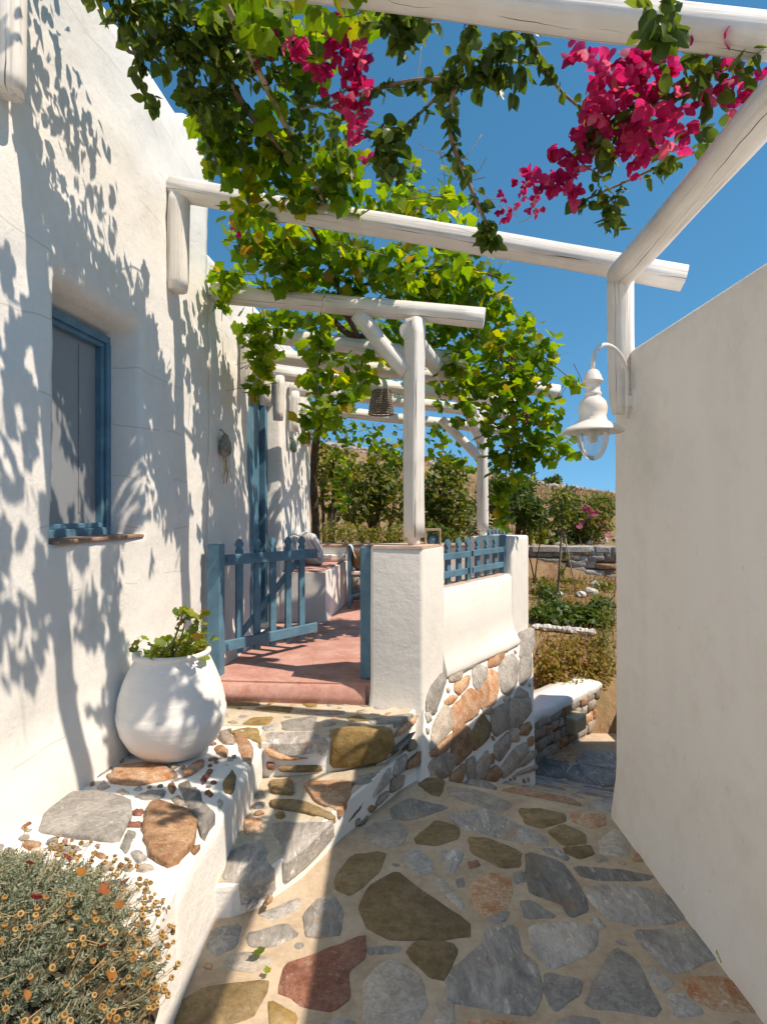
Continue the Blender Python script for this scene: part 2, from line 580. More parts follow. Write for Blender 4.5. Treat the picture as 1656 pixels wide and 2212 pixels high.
M['vine'] = leaf_mat('grape leaf', [(0.0, (0.07, 0.17, 0.022)), (0.4, (0.165, 0.31, 0.025)), (0.8, (0.27, 0.42, 0.03)), (0.95, (0.50, 0.50, 0.04)), (0.99, (0.45, 0.28, 0.05))], 0.68, (1.6, 1.5, 0.5))
M['boug'] = leaf_mat('bougainvillea leaf', [(0.0, (0.045, 0.095, 0.022)), (0.6, (0.10, 0.17, 0.034)), (0.95, (0.19, 0.26, 0.05))], 0.5, (1.6, 1.5, 0.6), 0.35)
M['bract'] = leaf_mat('magenta bract', [(0.0, (0.52, 0.006, 0.12)), (0.5, (0.70, 0.016, 0.20)), (0.85, (0.82, 0.06, 0.26)), (0.97, (0.88, 0.22, 0.36))], 0.55, (1.3, 0.95, 1.0), 0.6)
M['tree1'] = leaf_mat('olive green leaf', [(0.0, (0.08, 0.12, 0.025)), (0.5, (0.165, 0.21, 0.042)), (0.9, (0.33, 0.32, 0.07))], 0.42, (1.5, 1.4, 0.6))
M['tree2'] = leaf_mat('deep green leaf', [(0.0, (0.035, 0.08, 0.02)), (0.6, (0.09, 0.16, 0.03)), (0.95, (0.19, 0.25, 0.06))], 0.35, (1.5, 1.4, 0.6))
M['tree3'] = leaf_mat('yellow green leaf', [(0.0, (0.11, 0.15, 0.025)), (0.5, (0.24, 0.26, 0.04)), (0.95, (0.40, 0.34, 0.06))], 0.4, (1.5, 1.35, 0.6))
M['autumn'] = leaf_mat('ochre pink leaf', [(0.0, (0.20, 0.21, 0.035)), (0.5, (0.40, 0.33, 0.06)), (0.75, (0.46, 0.26, 0.10)), (0.95, (0.52, 0.30, 0.22))], 0.45, (1.4, 1.25, 0.7))
M['silver'] = leaf_mat('silver grey leaf', [(0.0, (0.17, 0.21, 0.15)), (0.6, (0.34, 0.38, 0.28)), (0.95, (0.50, 0.53, 0.40))], 0.3, (1.2, 1.2, 0.8), 0.8)
M['dryflower'] = leaf_mat('dry button flower', [(0.0, (0.33, 0.17, 0.05)), (0.5, (0.52, 0.31, 0.11)), (0.95, (0.62, 0.42, 0.18))], 0.1, (1.2, 1.0, 0.7), 0.9)
M['dryeye'] = simple('brown seed eye', (0.14, 0.07, 0.025), 0.9, 0.1, 0.2, 60)
M['drystem'] = simple('straw stem', (0.46, 0.33, 0.18), 0.9, 0.2, 0.3, 60)
M['grass'] = leaf_mat('dry grass', [(0.0, (0.20, 0.16, 0.05)), (0.5, (0.42, 0.30, 0.12)), (0.95, (0.45, 0.20, 0.06))], 0.3, (1.2, 1.1, 0.8), 0.9)
M['ger'] = leaf_mat('geranium leaf', [(0.0, (0.12, 0.21, 0.03)), (0.6, (0.30, 0.40, 0.05)), (0.92, (0.46, 0.44, 0.07)), (0.985, (0.45, 0.18, 0.05))], 0.5, (1.5, 1.35, 0.6))
M['fallen'] = leaf_mat('fallen leaf', [(0.0, (0.30, 0.04, 0.05)), (0.4, (0.45, 0.10, 0.06)), (0.7, (0.62, 0.33, 0.07)), (0.97, (0.50, 0.20, 0.05))], 0.4, (1.2, 1.0, 0.8), 0.7)
M['pinkflower'] = leaf_mat('oleander flower', [(0.0, (0.60, 0.10, 0.18)), (0.9, (0.75, 0.28, 0.32))], 0.3, (1.1, 1, 1), 0.7)


# ------------------------------------------------------------------ stones
def chaikin(p, k=1):
    for _ in range(k):
        q = []
        for i in range(len(p)):
            a, b = p[i], p[(i + 1) % len(p)]
            q += [a * 0.87 + b * 0.13, a * 0.13 + b * 0.87]
        p = q
    return p


STONES = {}


def stone(pts, n, mat, parent, up=0.012, down=0.04, bev=0.010, jit=0.05, name='stone', dome=0.0, tilt=0.015, sub=1, grow=1.06):
    """irregular slab: outline pts (world, about coplanar) with outward normal n"""
    n = n.normalized()
    c = sum(pts, Vector()) / len(pts)
    pts = [p - n * (p - c).dot(n) for p in pts]
    # make the outline run counter-clockwise seen along n
    area = Vector()
    for i in range(len(pts)): area += (pts[i] - c).cross(pts[(i + 1) % len(pts)] - c)
    if area.dot(n) < 0: pts = pts[::-1]
    R = sum((p - c).length for p in pts) / len(pts)
    pts = [c + (p - c) * grow for p in pts]
    STONES.setdefault(parent.name, []).append([p.copy() for p in pts])
    pts = chaikin(pts, sub)
    out = []
    for i, p in enumerate(pts):
        q = pts[(i + 1) % len(pts)]
        k = min(5, max(1, int((q - p).length / (R * 0.30))))
        for s_ in range(k): out.append(p.lerp(q, s_ / k))
    t = Vector((random.uniform(-1, 1), random.uniform(-1, 1), random.uniform(-1, 1))) * tilt
    ring0, ring1, ring2 = [], [], []
    sd_ = random.uniform(0, 99)
    for i, p in enumerate(out):
        d = p - c
        k = 1 + random.uniform(-jit, jit) * 0.55 + jit * 1.3 * noise.noise(d * (2.2 / R) + Vector((sd_, 0, 0)))
        p = c + d * k
        e = (p - c).normalized()
        hb = up + (p - c).dot(t) + random.uniform(-0.12, 0.12) * up
        b = min(bev, 0.3 * R)
        ring0.append(p - n * down + e * b * 0.3)
        ring1.append(p + n * (hb - b * 0.8))
        ring2.append(p - e * b * random.uniform(0.6, 1.6) + n * (hb - b * 0.05))
    m = len(out)
    vs = ring0 + ring1 + ring2 + [c + n * (up + dome * R)]
    fs = []
    for k in range(2):
        for i in range(m):
            j = (i + 1) % m
            fs.append((k * m + i, k * m + j, (k + 1) * m + j, (k + 1) * m + i))
    for i in range(m): fs.append((2 * m + i, 2 * m + (i + 1) % m, 3 * m))
    sm = [False] * m + [True] * (len(fs) - m)
    return link_mesh(name, vs, fs, mat, parent, sm)


def fill_gaps(parent, n, sample, count, rmin, rmax, kinds, up=0.006, gap=0.012, tries=4000, name='stone', skip=None):
    """small stones bedded in the pointing between the big ones"""
    n = n.normalized()
    e1 = n.orthogonal().normalized()
    e2 = n.cross(e1)
    segs = [(P[i], P[(i + 1) % len(P)]) for P in STONES.get(parent.name, []) for i in range(len(P))]
    polys = [[((p.dot(e1)), (p.dot(e2))) for p in P] for P in STONES.get(parent.name, [])]
    done = 0
    for _ in range(tries):
        if done >= count: break
        c = sample()
        if c is None or (skip and skip(c)): continue
        x, y = c.dot(e1), c.dot(e2)
        inside, dmin = False, 9.0
        for P in polys:
            m = len(P)
            k = False
            for i in range(m):
                (x1, y1), (x2, y2) = P[i], P[(i + 1) % m]
                if (y1 > y) != (y2 > y) and x < (x2 - x1) * (y - y1) / (y2 - y1) + x1: k = not k
                dx, dy = x2 - x1, y2 - y1
                t = max(0, min(1, ((x - x1) * dx + (y - y1) * dy) / (dx * dx + dy * dy + 1e-12)))
                dmin = min(dmin, math.hypot(x - x1 - t * dx, y - y1 - t * dy))
            if k: inside = True; break
        if inside or dmin - gap < rmin: continue
        r = min(rmax, dmin - gap) * random.uniform(0.8, 1.0)
        a0, m, sq = random.uniform(0, 6.28), random.randint(5, 7), random.uniform(0.6, 1.0)
        Q = []
        for i in range(m):
            a = 2 * math.pi * i / m
            q = r * random.uniform(0.8, 1.05)
            u, v = math.cos(a) * q, math.sin(a) * q * sq
            Q.append(c + e1 * (u * math.cos(a0) - v * math.sin(a0)) + e2 * (u * math.sin(a0) + v * math.cos(a0)))
        stone(Q, n, M[random.choice(kinds)], parent, up=up, down=0.03, bev=min(0.008, r * 0.25), jit=0.06, name=name, tilt=0.02, grow=1.0)
        polys.append([((p.dot(e1)), (p.dot(e2))) for p in STONES[parent.name][-1]])
        done += 1


def zmap(ox, oy, s):
    return lambda P: [(ox + x * s, oy + y * s) for x, y in P]


Z5 = zmap(0, 1400.9, 0.5)
Z6 = zmap(828, 1400.9, 0.5)
ZS = zmap(471.9, 1511.5, 0.285)
ZB = zmap(884.8, 1356.6, 0.2671)
UP = Vector((0, 0, 1))


def flat(P, z):
    return [onz(x, y, z) for x, y in P]


# ================================================================== THE SETTING
# ------------------------------------------------------------------ terrain
def terrain(x, y):
    n = noise.noise(Vector((x * 0.13, y * 0.13, 0.3)))
    n2 = noise.noise(Vector((x * 0.5, y * 0.5, 4.3)))
    if y < 13.6:
        h = -0.45 + 0.093 * max(0, y - 7.0) + 0.03 * n2
        if x < 1.35: h = h + (0.60 if y > 7.9 else -0.9)
        if y < 6.9 and x < 2.6: h = min(h, -1.25)
        if y < 5.5: h = -1.4
        return h
    s = y - 13.6
    ridge = 62.0
    top = 4.55 - 0.19 * (x - 15.5) + 0.5 * n
    top = min(top, 9.0 + n)
    if x > 26: top = min(top, 2.6 - 0.05 * (x - 26))
    if y < ridge:
        k = s / (ridge - 13.6)
        return 0.72 + (top - 0.72) * (k ** 1.15) + 0.10 * n2 * min(1, s / 4)
    fall = min(1, (y - ridge) / 120.0)
    return top * (1 - fall) + (-6.0) * fall


def axis(*seg):
    out = []
    for a, b, st in seg:
        k = max(1, int(round((b - a) / st)))
        out += [a + (b - a) * i / k for i in range(k)]
    out.append(seg[-1][1])
    return out


gx = axis((-2600, -300, 575), (-300, -60, 60), (-60, -12, 4), (-12, -2, 1), (-2, 9, 0.28), (9, 40, 1.3), (40, 120, 10), (120, 400, 70), (400, 2600, 550))
gy = axis((-1500, -60, 360), (-60, -4, 8), (-4, 5, 1.0), (5, 15, 0.28), (15, 40, 0.9), (40, 66, 1.2), (66, 200, 12), (200, 700, 100), (700, 3800, 775))
gv = [(x, y, terrain(x, y)) for y in gy for x in gx]
nx = len(gx)
gf = [(j * nx + i, j * nx + i + 1, (j + 1) * nx + i + 1, (j + 1) * nx + i) for j in range(len(gy) - 1) for i in range(nx - 1)]
ground = link_mesh('ground', gv, gf, M['ground'], None, True, origin=(0, 0, 0))
tag(ground, kind='structure')

# ------------------------------------------------------------------ paving with its flagstones
E0, E1 = onz(948, 1684, 0), onz(1316, 1755, 0)          # head of the stairs going down
pv = [(-0.72, -2.5, 0), (1.24, -2.5, 0), (1.24, 3.18, 0), (E1.x, E1.y, 0), (E0.x, E0.y, 0), (0.30, 3.72, 0), (-0.72, 3.72, 0)]
pb = MB()
pb.loft([(x, y, -0.25) for x, y, z in pv], pv)
paving = pb.build('paving', M['mortar'], None, origin=(0.2, 0.5, 0))
tag(paving, kind='structure')

PAVE = [
    ('olive', Z6([(150, 590), (180, 560), (265, 565), (245, 640), (200, 630)])),
    ('dgrey', Z6([(35, 690), (110, 650), (200, 670), (275, 690), (210, 715), (100, 745), (40, 730)])),
    ('cream', Z6([(285, 600), (420, 615), (555, 672), (500, 705), (330, 655), (285, 632)])),
    ('grey', Z6([(300, 720), (430, 690), (560, 750), (705, 825), (690, 850), (560, 835), (400, 790), (310, 760)])),
    ('olive', Z6([(585, 695), (690, 695), (785, 718), (780, 750), (690, 775), (620, 760)])),
    ('orange', Z6([(808, 712), (955, 716), (960, 760), (900, 780), (820, 750)])),
    ('olive', Z6([(135, 820), (230, 745), (320, 770), (325, 820), (230, 855), (150, 845)])),
    ('cream', [(791, 1795), (815, 1775), (860, 1772), (878, 1795), (870, 1822), (835, 1832), (800, 1822)]),
    ('olive', Z6([(370, 825), (450, 820), (590, 880), (585, 940), (520, 955), (380, 885)])),
    ('olive', Z6([(710, 795), (770, 760), (870, 800), (875, 840), (780, 855)])),
    ('olive', Z6([(775, 862), (890, 852), (910, 890), (850, 912), (790, 890)])),
    ('cream', Z6([(930, 830), (1000, 780), (1060, 840), (1050, 900), (940, 890)])),
    ('lgrey', Z6([(85, 900), (130, 860), (210, 920), (205, 965), (160, 980), (100, 930)])),
    ('grey', Z6([(240, 880), (330, 870), (345, 900), (300, 975), (260, 940)])),
    ('red', Z6([(360, 925), (405, 915), (420, 940), (370, 955)])),
    ('dgrey', Z6([(620, 885), (770, 930), (810, 980), (870, 1080), (880, 1130), (800, 1155), (760, 1100), (640, 1060), (620, 1010)])),
    ('dgrey', Z6([(680, 870), (750, 865), (805, 905), (790, 920), (720, 890)])),
    ('dgrey', Z6([(820, 945), (1000, 955), (1160, 985), (1140, 1005), (940, 1005), (860, 985)])),
    ('grey', Z6([(870, 1040), (1000, 1020), (1180, 1050), (1260, 1090), (1300, 1160), (1230, 1190), (1090, 1195), (960, 1160), (890, 1080)])),
    ('orange', Z6([(370, 1030), (460, 970), (540, 990), (555, 1060), (530, 1130), (440, 1155), (400, 1120)])),
    ('cream', Z6([(200, 995), (260, 1000), (350, 1110), (330, 1130), (260, 1060)])),
    ('olive', [(785, 1960), (800, 1920), (858, 1886), (905, 1925), (1006, 1990), (1006, 2026), (850, 2031), (790, 2000)]),
    ('grey', Z6([(590, 1100), (640, 1090), (750, 1165), (610, 1170)])),
    ('grey', Z6([(640, 1200), (800, 1185), (920, 1210), (925, 1270), (870, 1330), (740, 1380), (650, 1320)])),
    ('dgrey', Z6([(440, 1210), (575, 1205), (585, 1310), (660, 1370), (680, 1440), (650, 1585), (470, 1560), (290, 1520), (280, 1440), (320, 1370), (420, 1290)])),
    ('olive', Z6([(100, 1310), (140, 1265), (290, 1275), (315, 1310), (265, 1430), (200, 1420), (130, 1350)])),
    ('cream', [(786, 2130), (815, 2090), (850, 2075), (903, 2105), (920, 2165), (905, 2200), (850, 2235), (790, 2230)]),
    ('grey', Z6([(1070, 1225), (1330, 1210), (1445, 1335), (1330, 1380), (1240, 1405), (1160, 1330)])),
    ('lgrey', Z6([(1000, 1300), (1080, 1340), (1210, 1590), (870, 1545), (910, 1430)])),
    ('lgrey', Z6([(700, 1400), (860, 1440), (850, 1490), (740, 1575), (700, 1500)])),
    ('grey', Z6([(1150, 1365), (1260, 1450), (1200, 1490), (1140, 1420)])),
    ('orange', Z6([(1300, 1430), (1440, 1420), (1560, 1460), (1630, 1575), (1450, 1570), (1330, 1510)])),
    ('lgrey', Z6([(1215, 1500), (1290, 1490), (1390, 1580), (1260, 1595)])),
    ('cream', Z6([(220, 1535), (300, 1530), (305, 1640), (220, 1650)])),
    ('dgrey', Z6([(740, 1615), (830, 1590), (930, 1610), (900, 1690), (760, 1690)])),
    ('orange', Z6([(360, 1605), (560, 1612), (600, 1680), (420, 1720)])),
    ('lgrey', Z6([(560, 970), (600, 962), (612, 1010), (570, 1018)])),
    ('grey', Z6([(890, 1170), (930, 1165), (962, 1205), (930, 1212)])),
    ('cream', Z6([(905, 910), (940, 893), (978, 918), (930, 928)])),
    ('lgrey', Z6([(445, 1165), (545, 1135), (530, 1180), (480, 1190)])),
    ('grey', Z6([(-55, 1300), (0, 1285), (75, 1292), (60, 1315), (-30, 1325)])),
    ('lgrey', Z6([(310, 1000), (345, 990), (352, 1030), (320, 1036)])),
    ('brown', Z6([(1070, 900), (1110, 880), (1140, 920), (1080, 925)])),
    ('olive', Z5([(1445, 990), (1520, 895), (1640, 885), (1662, 892), (1640, 960), (1520, 1065), (1460, 1040)])),
    ('grey', Z5([(1310, 1150), (1380, 1080), (1450, 1080), (1480, 1130), (1470, 1230), (1380, 1250), (1320, 1240)])),
    ('red', Z5([(1200, 1480), (1240, 1370), (1400, 1310), (1560, 1250), (1575, 1340), (1500, 1400), (1510, 1510), (1440, 1560), (1330, 1540)])),
    ('olive', Z5([(780, 1540), (880, 1465), (1150, 1440), (1140, 1500), (1080, 1600), (900, 1640), (765, 1620)])),
    ('ochre', Z5([(1160, 1515), (1290, 1590), (1260, 1660), (1165, 1650)])),
    ('lgrey', Z5([(915, 1215), (1040, 1195), (1020, 1290), (930, 1330), (890, 1290)])),
    ('cream', Z5([(960, 1330), (1080, 1310), (1180, 1350), (1100, 1400), (980, 1390)])),
    ('grey', Z5([(1060, 1240), (1230, 1190), (1290, 1240), (1180, 1290), (1080, 1290)])),
    ('grey', Z5([(1570, 1290), (1640, 1300), (1600, 1330)])),
    ('lgrey', Z5([(1120, 1150), (1290, 1080), (1300, 1120), (1180, 1180)])),
    ('grey', Z5([(1310, 1650), (1500, 1590), (1570, 1660), (1420, 1740)])),
    ('lgrey', Z6([(1020, 1640), (1240, 1650), (1300, 1780), (1050, 1760)])),
]
for k, P in PAVE:
    stone(flat(P, 0.0), UP, M[k], paving, up=0.005, down=0.03, bev=0.006, jit=0.06, name='flagstone', tilt=0.006, grow=1.075)

fill_gaps(paving, UP, lambda: Vector((random.uniform(-0.62, 1.15), random.uniform(1.75, 3.45), 0)), 60, 0.024, 0.06, ['lgrey', 'grey', 'cream', 'dgrey', 'orange', 'brown'], 0.004, 0.016, name='flagstone',
          skip=lambda c: (c.x < 0.0 and c.y > 2.3) or c.y > 3.05)
# ------------------------------------------------------------------ stairs going down behind the right hand wall
sd = Vector((0.50, 0.866, 0))                       # direction of descent
edge = (E1 - E0).normalized()
stairs = thing('stairs', (1.2, 4.4, -1.0), None, None)
tag(stairs, kind='structure')
NST, RUN, RISE = 6, 0.40, 0.15
for k in range(NST):
    z = -RISE * (k + 1)
    a = E0 + sd * (RUN * k) - edge * 0.25
    b = E1 + sd * (RUN * k) + edge * 0.9
    dep = RUN + 0.03 if k < NST - 1 else 2.6
    q = [a, b, b + sd * dep, a + sd * dep]
    mb = MB()
    mb.loft([(p.x, p.y, z - 0.5) for p in q], [(p.x, p.y, z) for p in q])
    tr = mb.build('tread', M['mortar'], stairs)
    u = 0.0
    Ltot = (b - a).length
    while u < Ltot - 0.2:
        w = random.uniform(0.35, 0.62)
        w = min(w, Ltot - u)
        rows = 1 if k < NST - 1 else 3
        for r in range(rows):
            d0 = 0.0 if r == 0 else r * 0.42
            d1 = dep - 0.04 if rows == 1 else d0 + 0.38
            P = [a + edge * (u + 0.012) + sd * d0, a + edge * (u + w - 0.012) + sd * (d0 - 0.01),
                 a + edge * (u + w - random.uniform(0.012, 0.05)) + sd * d1, a + edge * (u + random.uniform(0.012, 0.05)) + sd * d1]
            for p in P: p.z = z
            stone(P, UP, M[random.choice(['dgrey', 'dgrey', 'grey', 'grey', 'purple', 'orange', 'lgrey'])], tr, up=0.014, down=0.03, bev=0.008, jit=0.03, name='slab', tilt=0.01)
        u += w

# ------------------------------------------------------------------ the two curved steps up to the terrace
steps = thing('entrance_steps', (-0.25, 3.0, 0), 'two curved rubble steps with white joints leading up to the blue gate', 'steps')
b1 = [(-0.70, 2.36), (-0.60, 2.37), (-0.50, 2.43), (-0.36, 2.62), (-0.20, 2.955), (-0.05, 3.20), (0.08, 3.42), (0.24, 3.62), (0.30, 4.0), (-0.72, 4.0)]
t1 = [(-0.70, 2.372), (-0.60, 2.385), (-0.505, 2.445), (-0.37, 2.63), (-0.215, 2.962), (-0.075, 3.205), (0.04, 3.43), (0.17, 3.70), (0.30, 4.0), (-0.72, 4.0)]


def tread_z(y):
    return 0.12 + 0.045 * min(1.0, y - 2.4)


mb = MB()
mb.loft([(x, y, -0.02) for x, y in b1], [(x, y, tread_z(y) - 0.005) for x, y in t1])
low = mb.build('lower_step', M['wmortar'], steps)
mb = MB()
tt = [(x * 0.965 - 0.018, y * 1.0 + 0.03) for x, y in t1]
mb.loft([(x, y, 0.08) for x, y in tt], [(x, y, tread_z(y) - 0.0005) for x, y in tt])
mb.build('lower_tread', M['treadmortar'], steps)
b2 = [(-0.72, 3.30), (-0.55, 3.31), (-0.30, 3.36), (-0.15, 3.42), (0.0, 3.50), (0.15, 3.70), (0.235, 3.86), (0.25, 4.10), (-1.30, 4.10), (-1.34, 3.55), (-0.72, 3.55)]
t2 = [(-0.72, 3.312), (-0.55, 3.322), (-0.30, 3.372), (-0.16, 3.432), (-0.015, 3.515), (0.13, 3.72), (0.20, 3.87), (0.22, 4.10), (-1.30, 4.10), (-1.34, 3.55), (-0.72, 3.55)]
mb = MB()
mb.loft([(x, y, 0.10) for x, y in b2], [(x, y, 0.325) for x, y in t2])
upst = mb.build('upper_step', M['wmortar'], steps)
mb = MB()
tt = [(x * 0.97, y + 0.025) for x, y in t2]
mb.loft([(x, y, 0.30) for x, y in tt], [(x, y, 0.3295) for x, y in tt])
mb.build('upper_tread', M['treadmortar'], steps)

def clampto(W, curve, over=0.012):
    cx_ = [c[0] for c in curve]
    cy_ = [c[1] for c in curve]
    for p in W: p.y = max(p.y, float(np.interp(p.x, cx_, cy_)) - over)
    return W


for k, P in [
    ('olive', [(60, 15), (300, 20), (310, 48), (60, 50)]), ('olive', [(290, 62), (430, 52), (565, 62), (520, 110), (280, 85)]),
    ('purple', [(590, 82), (950, 85), (940, 112), (650, 120)]), ('ochre', [(180, 190), (250, 140), (420, 130), (370, 195)]),
    ('ochre', [(90, 240), (210, 215), (300, 222), (320, 330), (250, 300), (120, 260)]),
    ('grey', [(350, 248), (700, 245), (820, 322), (760, 360), (450, 375), (360, 320)]),
    ('lgrey', [(480, 165), (740, 125), (720, 235), (490, 232)]), ('lgrey', [(1130, 150), (1480, 103), (1330, 205), (1170, 188)]),
    ('olive', [(970, 140), (1060, 118), (1140, 160), (1000, 168)]), ('lgrey', [(330, 205), (450, 185), (440, 235), (350, 238)]),
]:
    stone(clampto(flat(ZS(P), 0.33), t2[:6]), UP, M[k], steps, up=0.005, down=0.07 if k == 'grey' else 0.03, bev=0.016 if k == 'grey' else 0.006, jit=0.04, name='stone', tilt=0.006)
for k, P in [
    ('olive', [(380, 612), (560, 600), (570, 710), (400, 700)]), ('orange', [(640, 622), (1015, 605), (995, 730), (930, 850), (740, 770)]),
    ('olive', [(390, 762), (640, 760), (890, 880), (850, 910), (640, 850), (400, 810)]), ('orange', [(190, 900), (330, 900), (320, 980), (200, 1020)]),
    ('grey', [(80, 1135), (210, 1090), (330, 1055), (400, 1200), (422, 1310), (370, 1385), (200, 1390), (5, 1380)]),
    ('grey', [(390, 930), (600, 920), (860, 950), (850, 1020), (750, 1130), (650, 1210), (515, 1300), (480, 1230)]),
]:
    stone(clampto([onplane(x, y, Vector((0, 2.4, 0.12)), Vector((0, -0.045, 1)).normalized()) for x, y in ZS(P)], b1[:7], 0.018), Vector((0, -0.045, 1)), M[k], steps, up=0.006, down=0.085 if k == 'grey' else 0.03, bev=0.018 if k == 'grey' else 0.007, jit=0.03, name='stone', tilt=0.004, grow=1.02)
T1N = Vector((0, -0.045, 1))
fill_gaps(steps, T1N, lambda: (lambda x, y: Vector((x, y, tread_z(y))))(random.uniform(-0.64, -0.1), random.uniform(2.5, 3.25)), 16, 0.034, 0.10, ['orange', 'lgrey', 'cream', 'grey', 'ochre'], 0.004, 0.014,
          skip=lambda c: c.y < float(np.interp(c.x, [q[0] for q in t1[:7]], [q[1] for q in t1[:7]])) + 0.05)
fill_gaps(steps, UP, lambda: Vector((random.uniform(-1.0, 0.15), random.uniform(3.45, 4.0), 0.33)), 22, 0.034, 0.10, ['orange', 'lgrey', 'cream', 'grey', 'ochre', 'purple'], 0.004, 0.014,
          skip=lambda c: c.y < float(np.interp(c.x, [q[0] for q in t2[:7]], [q[1] for q in t2[:7]])) + 0.05 or (c.x < -0.75 and c.y < 3.6))
# risers
rn = Vector((0.30, -1, 0.06)).normalized()
rp = Vector((-0.15, 3.425, 0.25))
for k, P, u in [
    ('ochre', [(850, 500), (862, 290), (915, 232), (1290, 222), (1318, 330), (1240, 450), (1050, 492)], 0.035),
    ('orange', [(360, 375), (560, 440), (690, 440), (560, 460), (440, 457), (375, 430)], 0.012),
    ('olive', [(460, 512), (770, 492), (780, 540), (620, 550), (470, 545)], 0.016), ('red', [(370, 490), (425, 490), (420, 535), (370, 528)], 0.01),
    ('lgrey', [(755, 420), (815, 350), (825, 380), (775, 430)], 0.008),
]:
    stone([onplane(x, y, rp, rn) for x, y in ZS(P)], rn, M[k], steps, up=u, down=0.03, bev=0.012, jit=0.03, name='riser_stone', tilt=0.01, dome=0.03)
r1n = Vector((0.12, -1, 0.2)).normalized()
for k, P, u in [('dgrey', [(205, 1598), (250, 1545), (305, 1540), (230, 1600)], 0.008),
                ('orange', [(328, 1580), (385, 1495), (410, 1530), (350, 1572)], 0.008)]:
    stone([onplane(x, y, Vector((-0.58, 2.385, 0.08)), r1n) for x, y in ZS(P)], r1n, M[k], steps, up=u, down=0.03, bev=0.01, jit=0.03, name='riser_stone', tilt=0.01)
SA, SB, SC = Vector((-0.20, 2.96, 0)), Vector((0.24, 3.62, 0)), Vector((0.16, 3.79, 0.33))
sn = (SB - SA).cross(SC - SA).normalized()
if sn.y > 0: sn = -sn
for k, P in [
    ('purple', [(1432, 330), (1470, 300), (1500, 350), (1470, 390), (1435, 380)]), ('brown', [(1420, 490), (1580, 335), (1588, 390), (1510, 505), (1425, 530)]),
    ('dgrey', [(1312, 570), (1330, 470), (1420, 410), (1405, 540), (1340, 580)]), ('grey', [(1150, 700), (1190, 565), (1295, 515), (1285, 630), (1160, 755)]),
    ('purple', [(1302, 600), (1400, 572), (1388, 665), (1310, 708)]), ('lgrey', [(1045, 605), (1155, 553), (1188, 580), (1065, 655)]),
    ('purple', [(1190, 790), (1215, 730), (1280, 692), (1278, 740), (1205, 808)]), ('brown', [(962, 945), (1000, 800), (1085, 712), (1108, 740), (1055, 850)]),
    ('brown', [(1120, 830), (1150, 802), (1190, 820), (1160, 860)]), ('purple', [(1050, 975), (1130, 872), (1085, 975)]),
    ('dgrey', [(922, 1108), (1010, 998), (960, 1080)]), ('orange', [(1342, 240), (1488, 115), (1478, 190), (1352, 288)]),
    ('dgrey', [(1345, 370), (1480, 240), (1440, 320), (1360, 395)]), ('purple', [(1030, 920), (1060, 900), (1070, 940), (1040, 960)]),
    ('dgrey', [(1240, 470), (1290, 440), (1280, 480), (1250, 490)]),
]:
    stone([onplane(x, y, SA, sn) for x, y in ZS(P)], sn, M[k], steps, up=0.018, down=0.05, bev=0.008, jit=0.03, name='side_stone', tilt=0.01)

# ------------------------------------------------------------------ rubble ledge under the pot
ledge = thing('stone_ledge', (-1.05, 2.8, 0), 'low white limewashed ledge with bedded coloured stones under the big pot', 'ledge')


def ledge_z(x, y):
    return 0.40 - 0.05 * (y - 2.0) + 0.02 * noise.noise(Vector((x * 4, y * 4, 1)))


lv, lf = [], []
LX = [-1.62, -1.48, -1.38, -1.28, -1.18, -1.08, -0.98, -0.88, -0.80, -0.74, -0.70, -0.678, -0.668, -0.664, -0.660]
LY = [1.93, 1.94, 1.97] + [2.04 + 0.08 * i for i in range(20)] + [3.60]
for y in LY:
    for i, x in enumerate(LX):
        z = ledge_z(x, y)
        e = max(0, x + 0.76) / 0.10
        z -= 0.05 * min(1, e) ** 2.5
        if i == len(LX) - 2: z -= 0.05
        if i == len(LX) - 1: z = -0.02
        yy = y
        if y <= 1.94: z = min(z - 0.03, z) if y == 1.94 else 0.05
        lv.append((x + 0.010 * noise.noise(Vector((y * 3, 0, z * 3))), yy, z))
n_ = len(LX)
lf = [(j * n_ + i, j * n_ + i + 1, (j + 1) * n_ + i + 1, (j + 1) * n_ + i) for j in range(len(LY) - 1) for i in range(n_ - 1)]
link_mesh('ledge_body', lv, lf, M['wmortar'], ledge, True)
ZL = zmap(73.7, 1548.3, 0.3117)           # survey crop of the ledge
lnrm = Vector((0, 0.05, 1)).normalized()
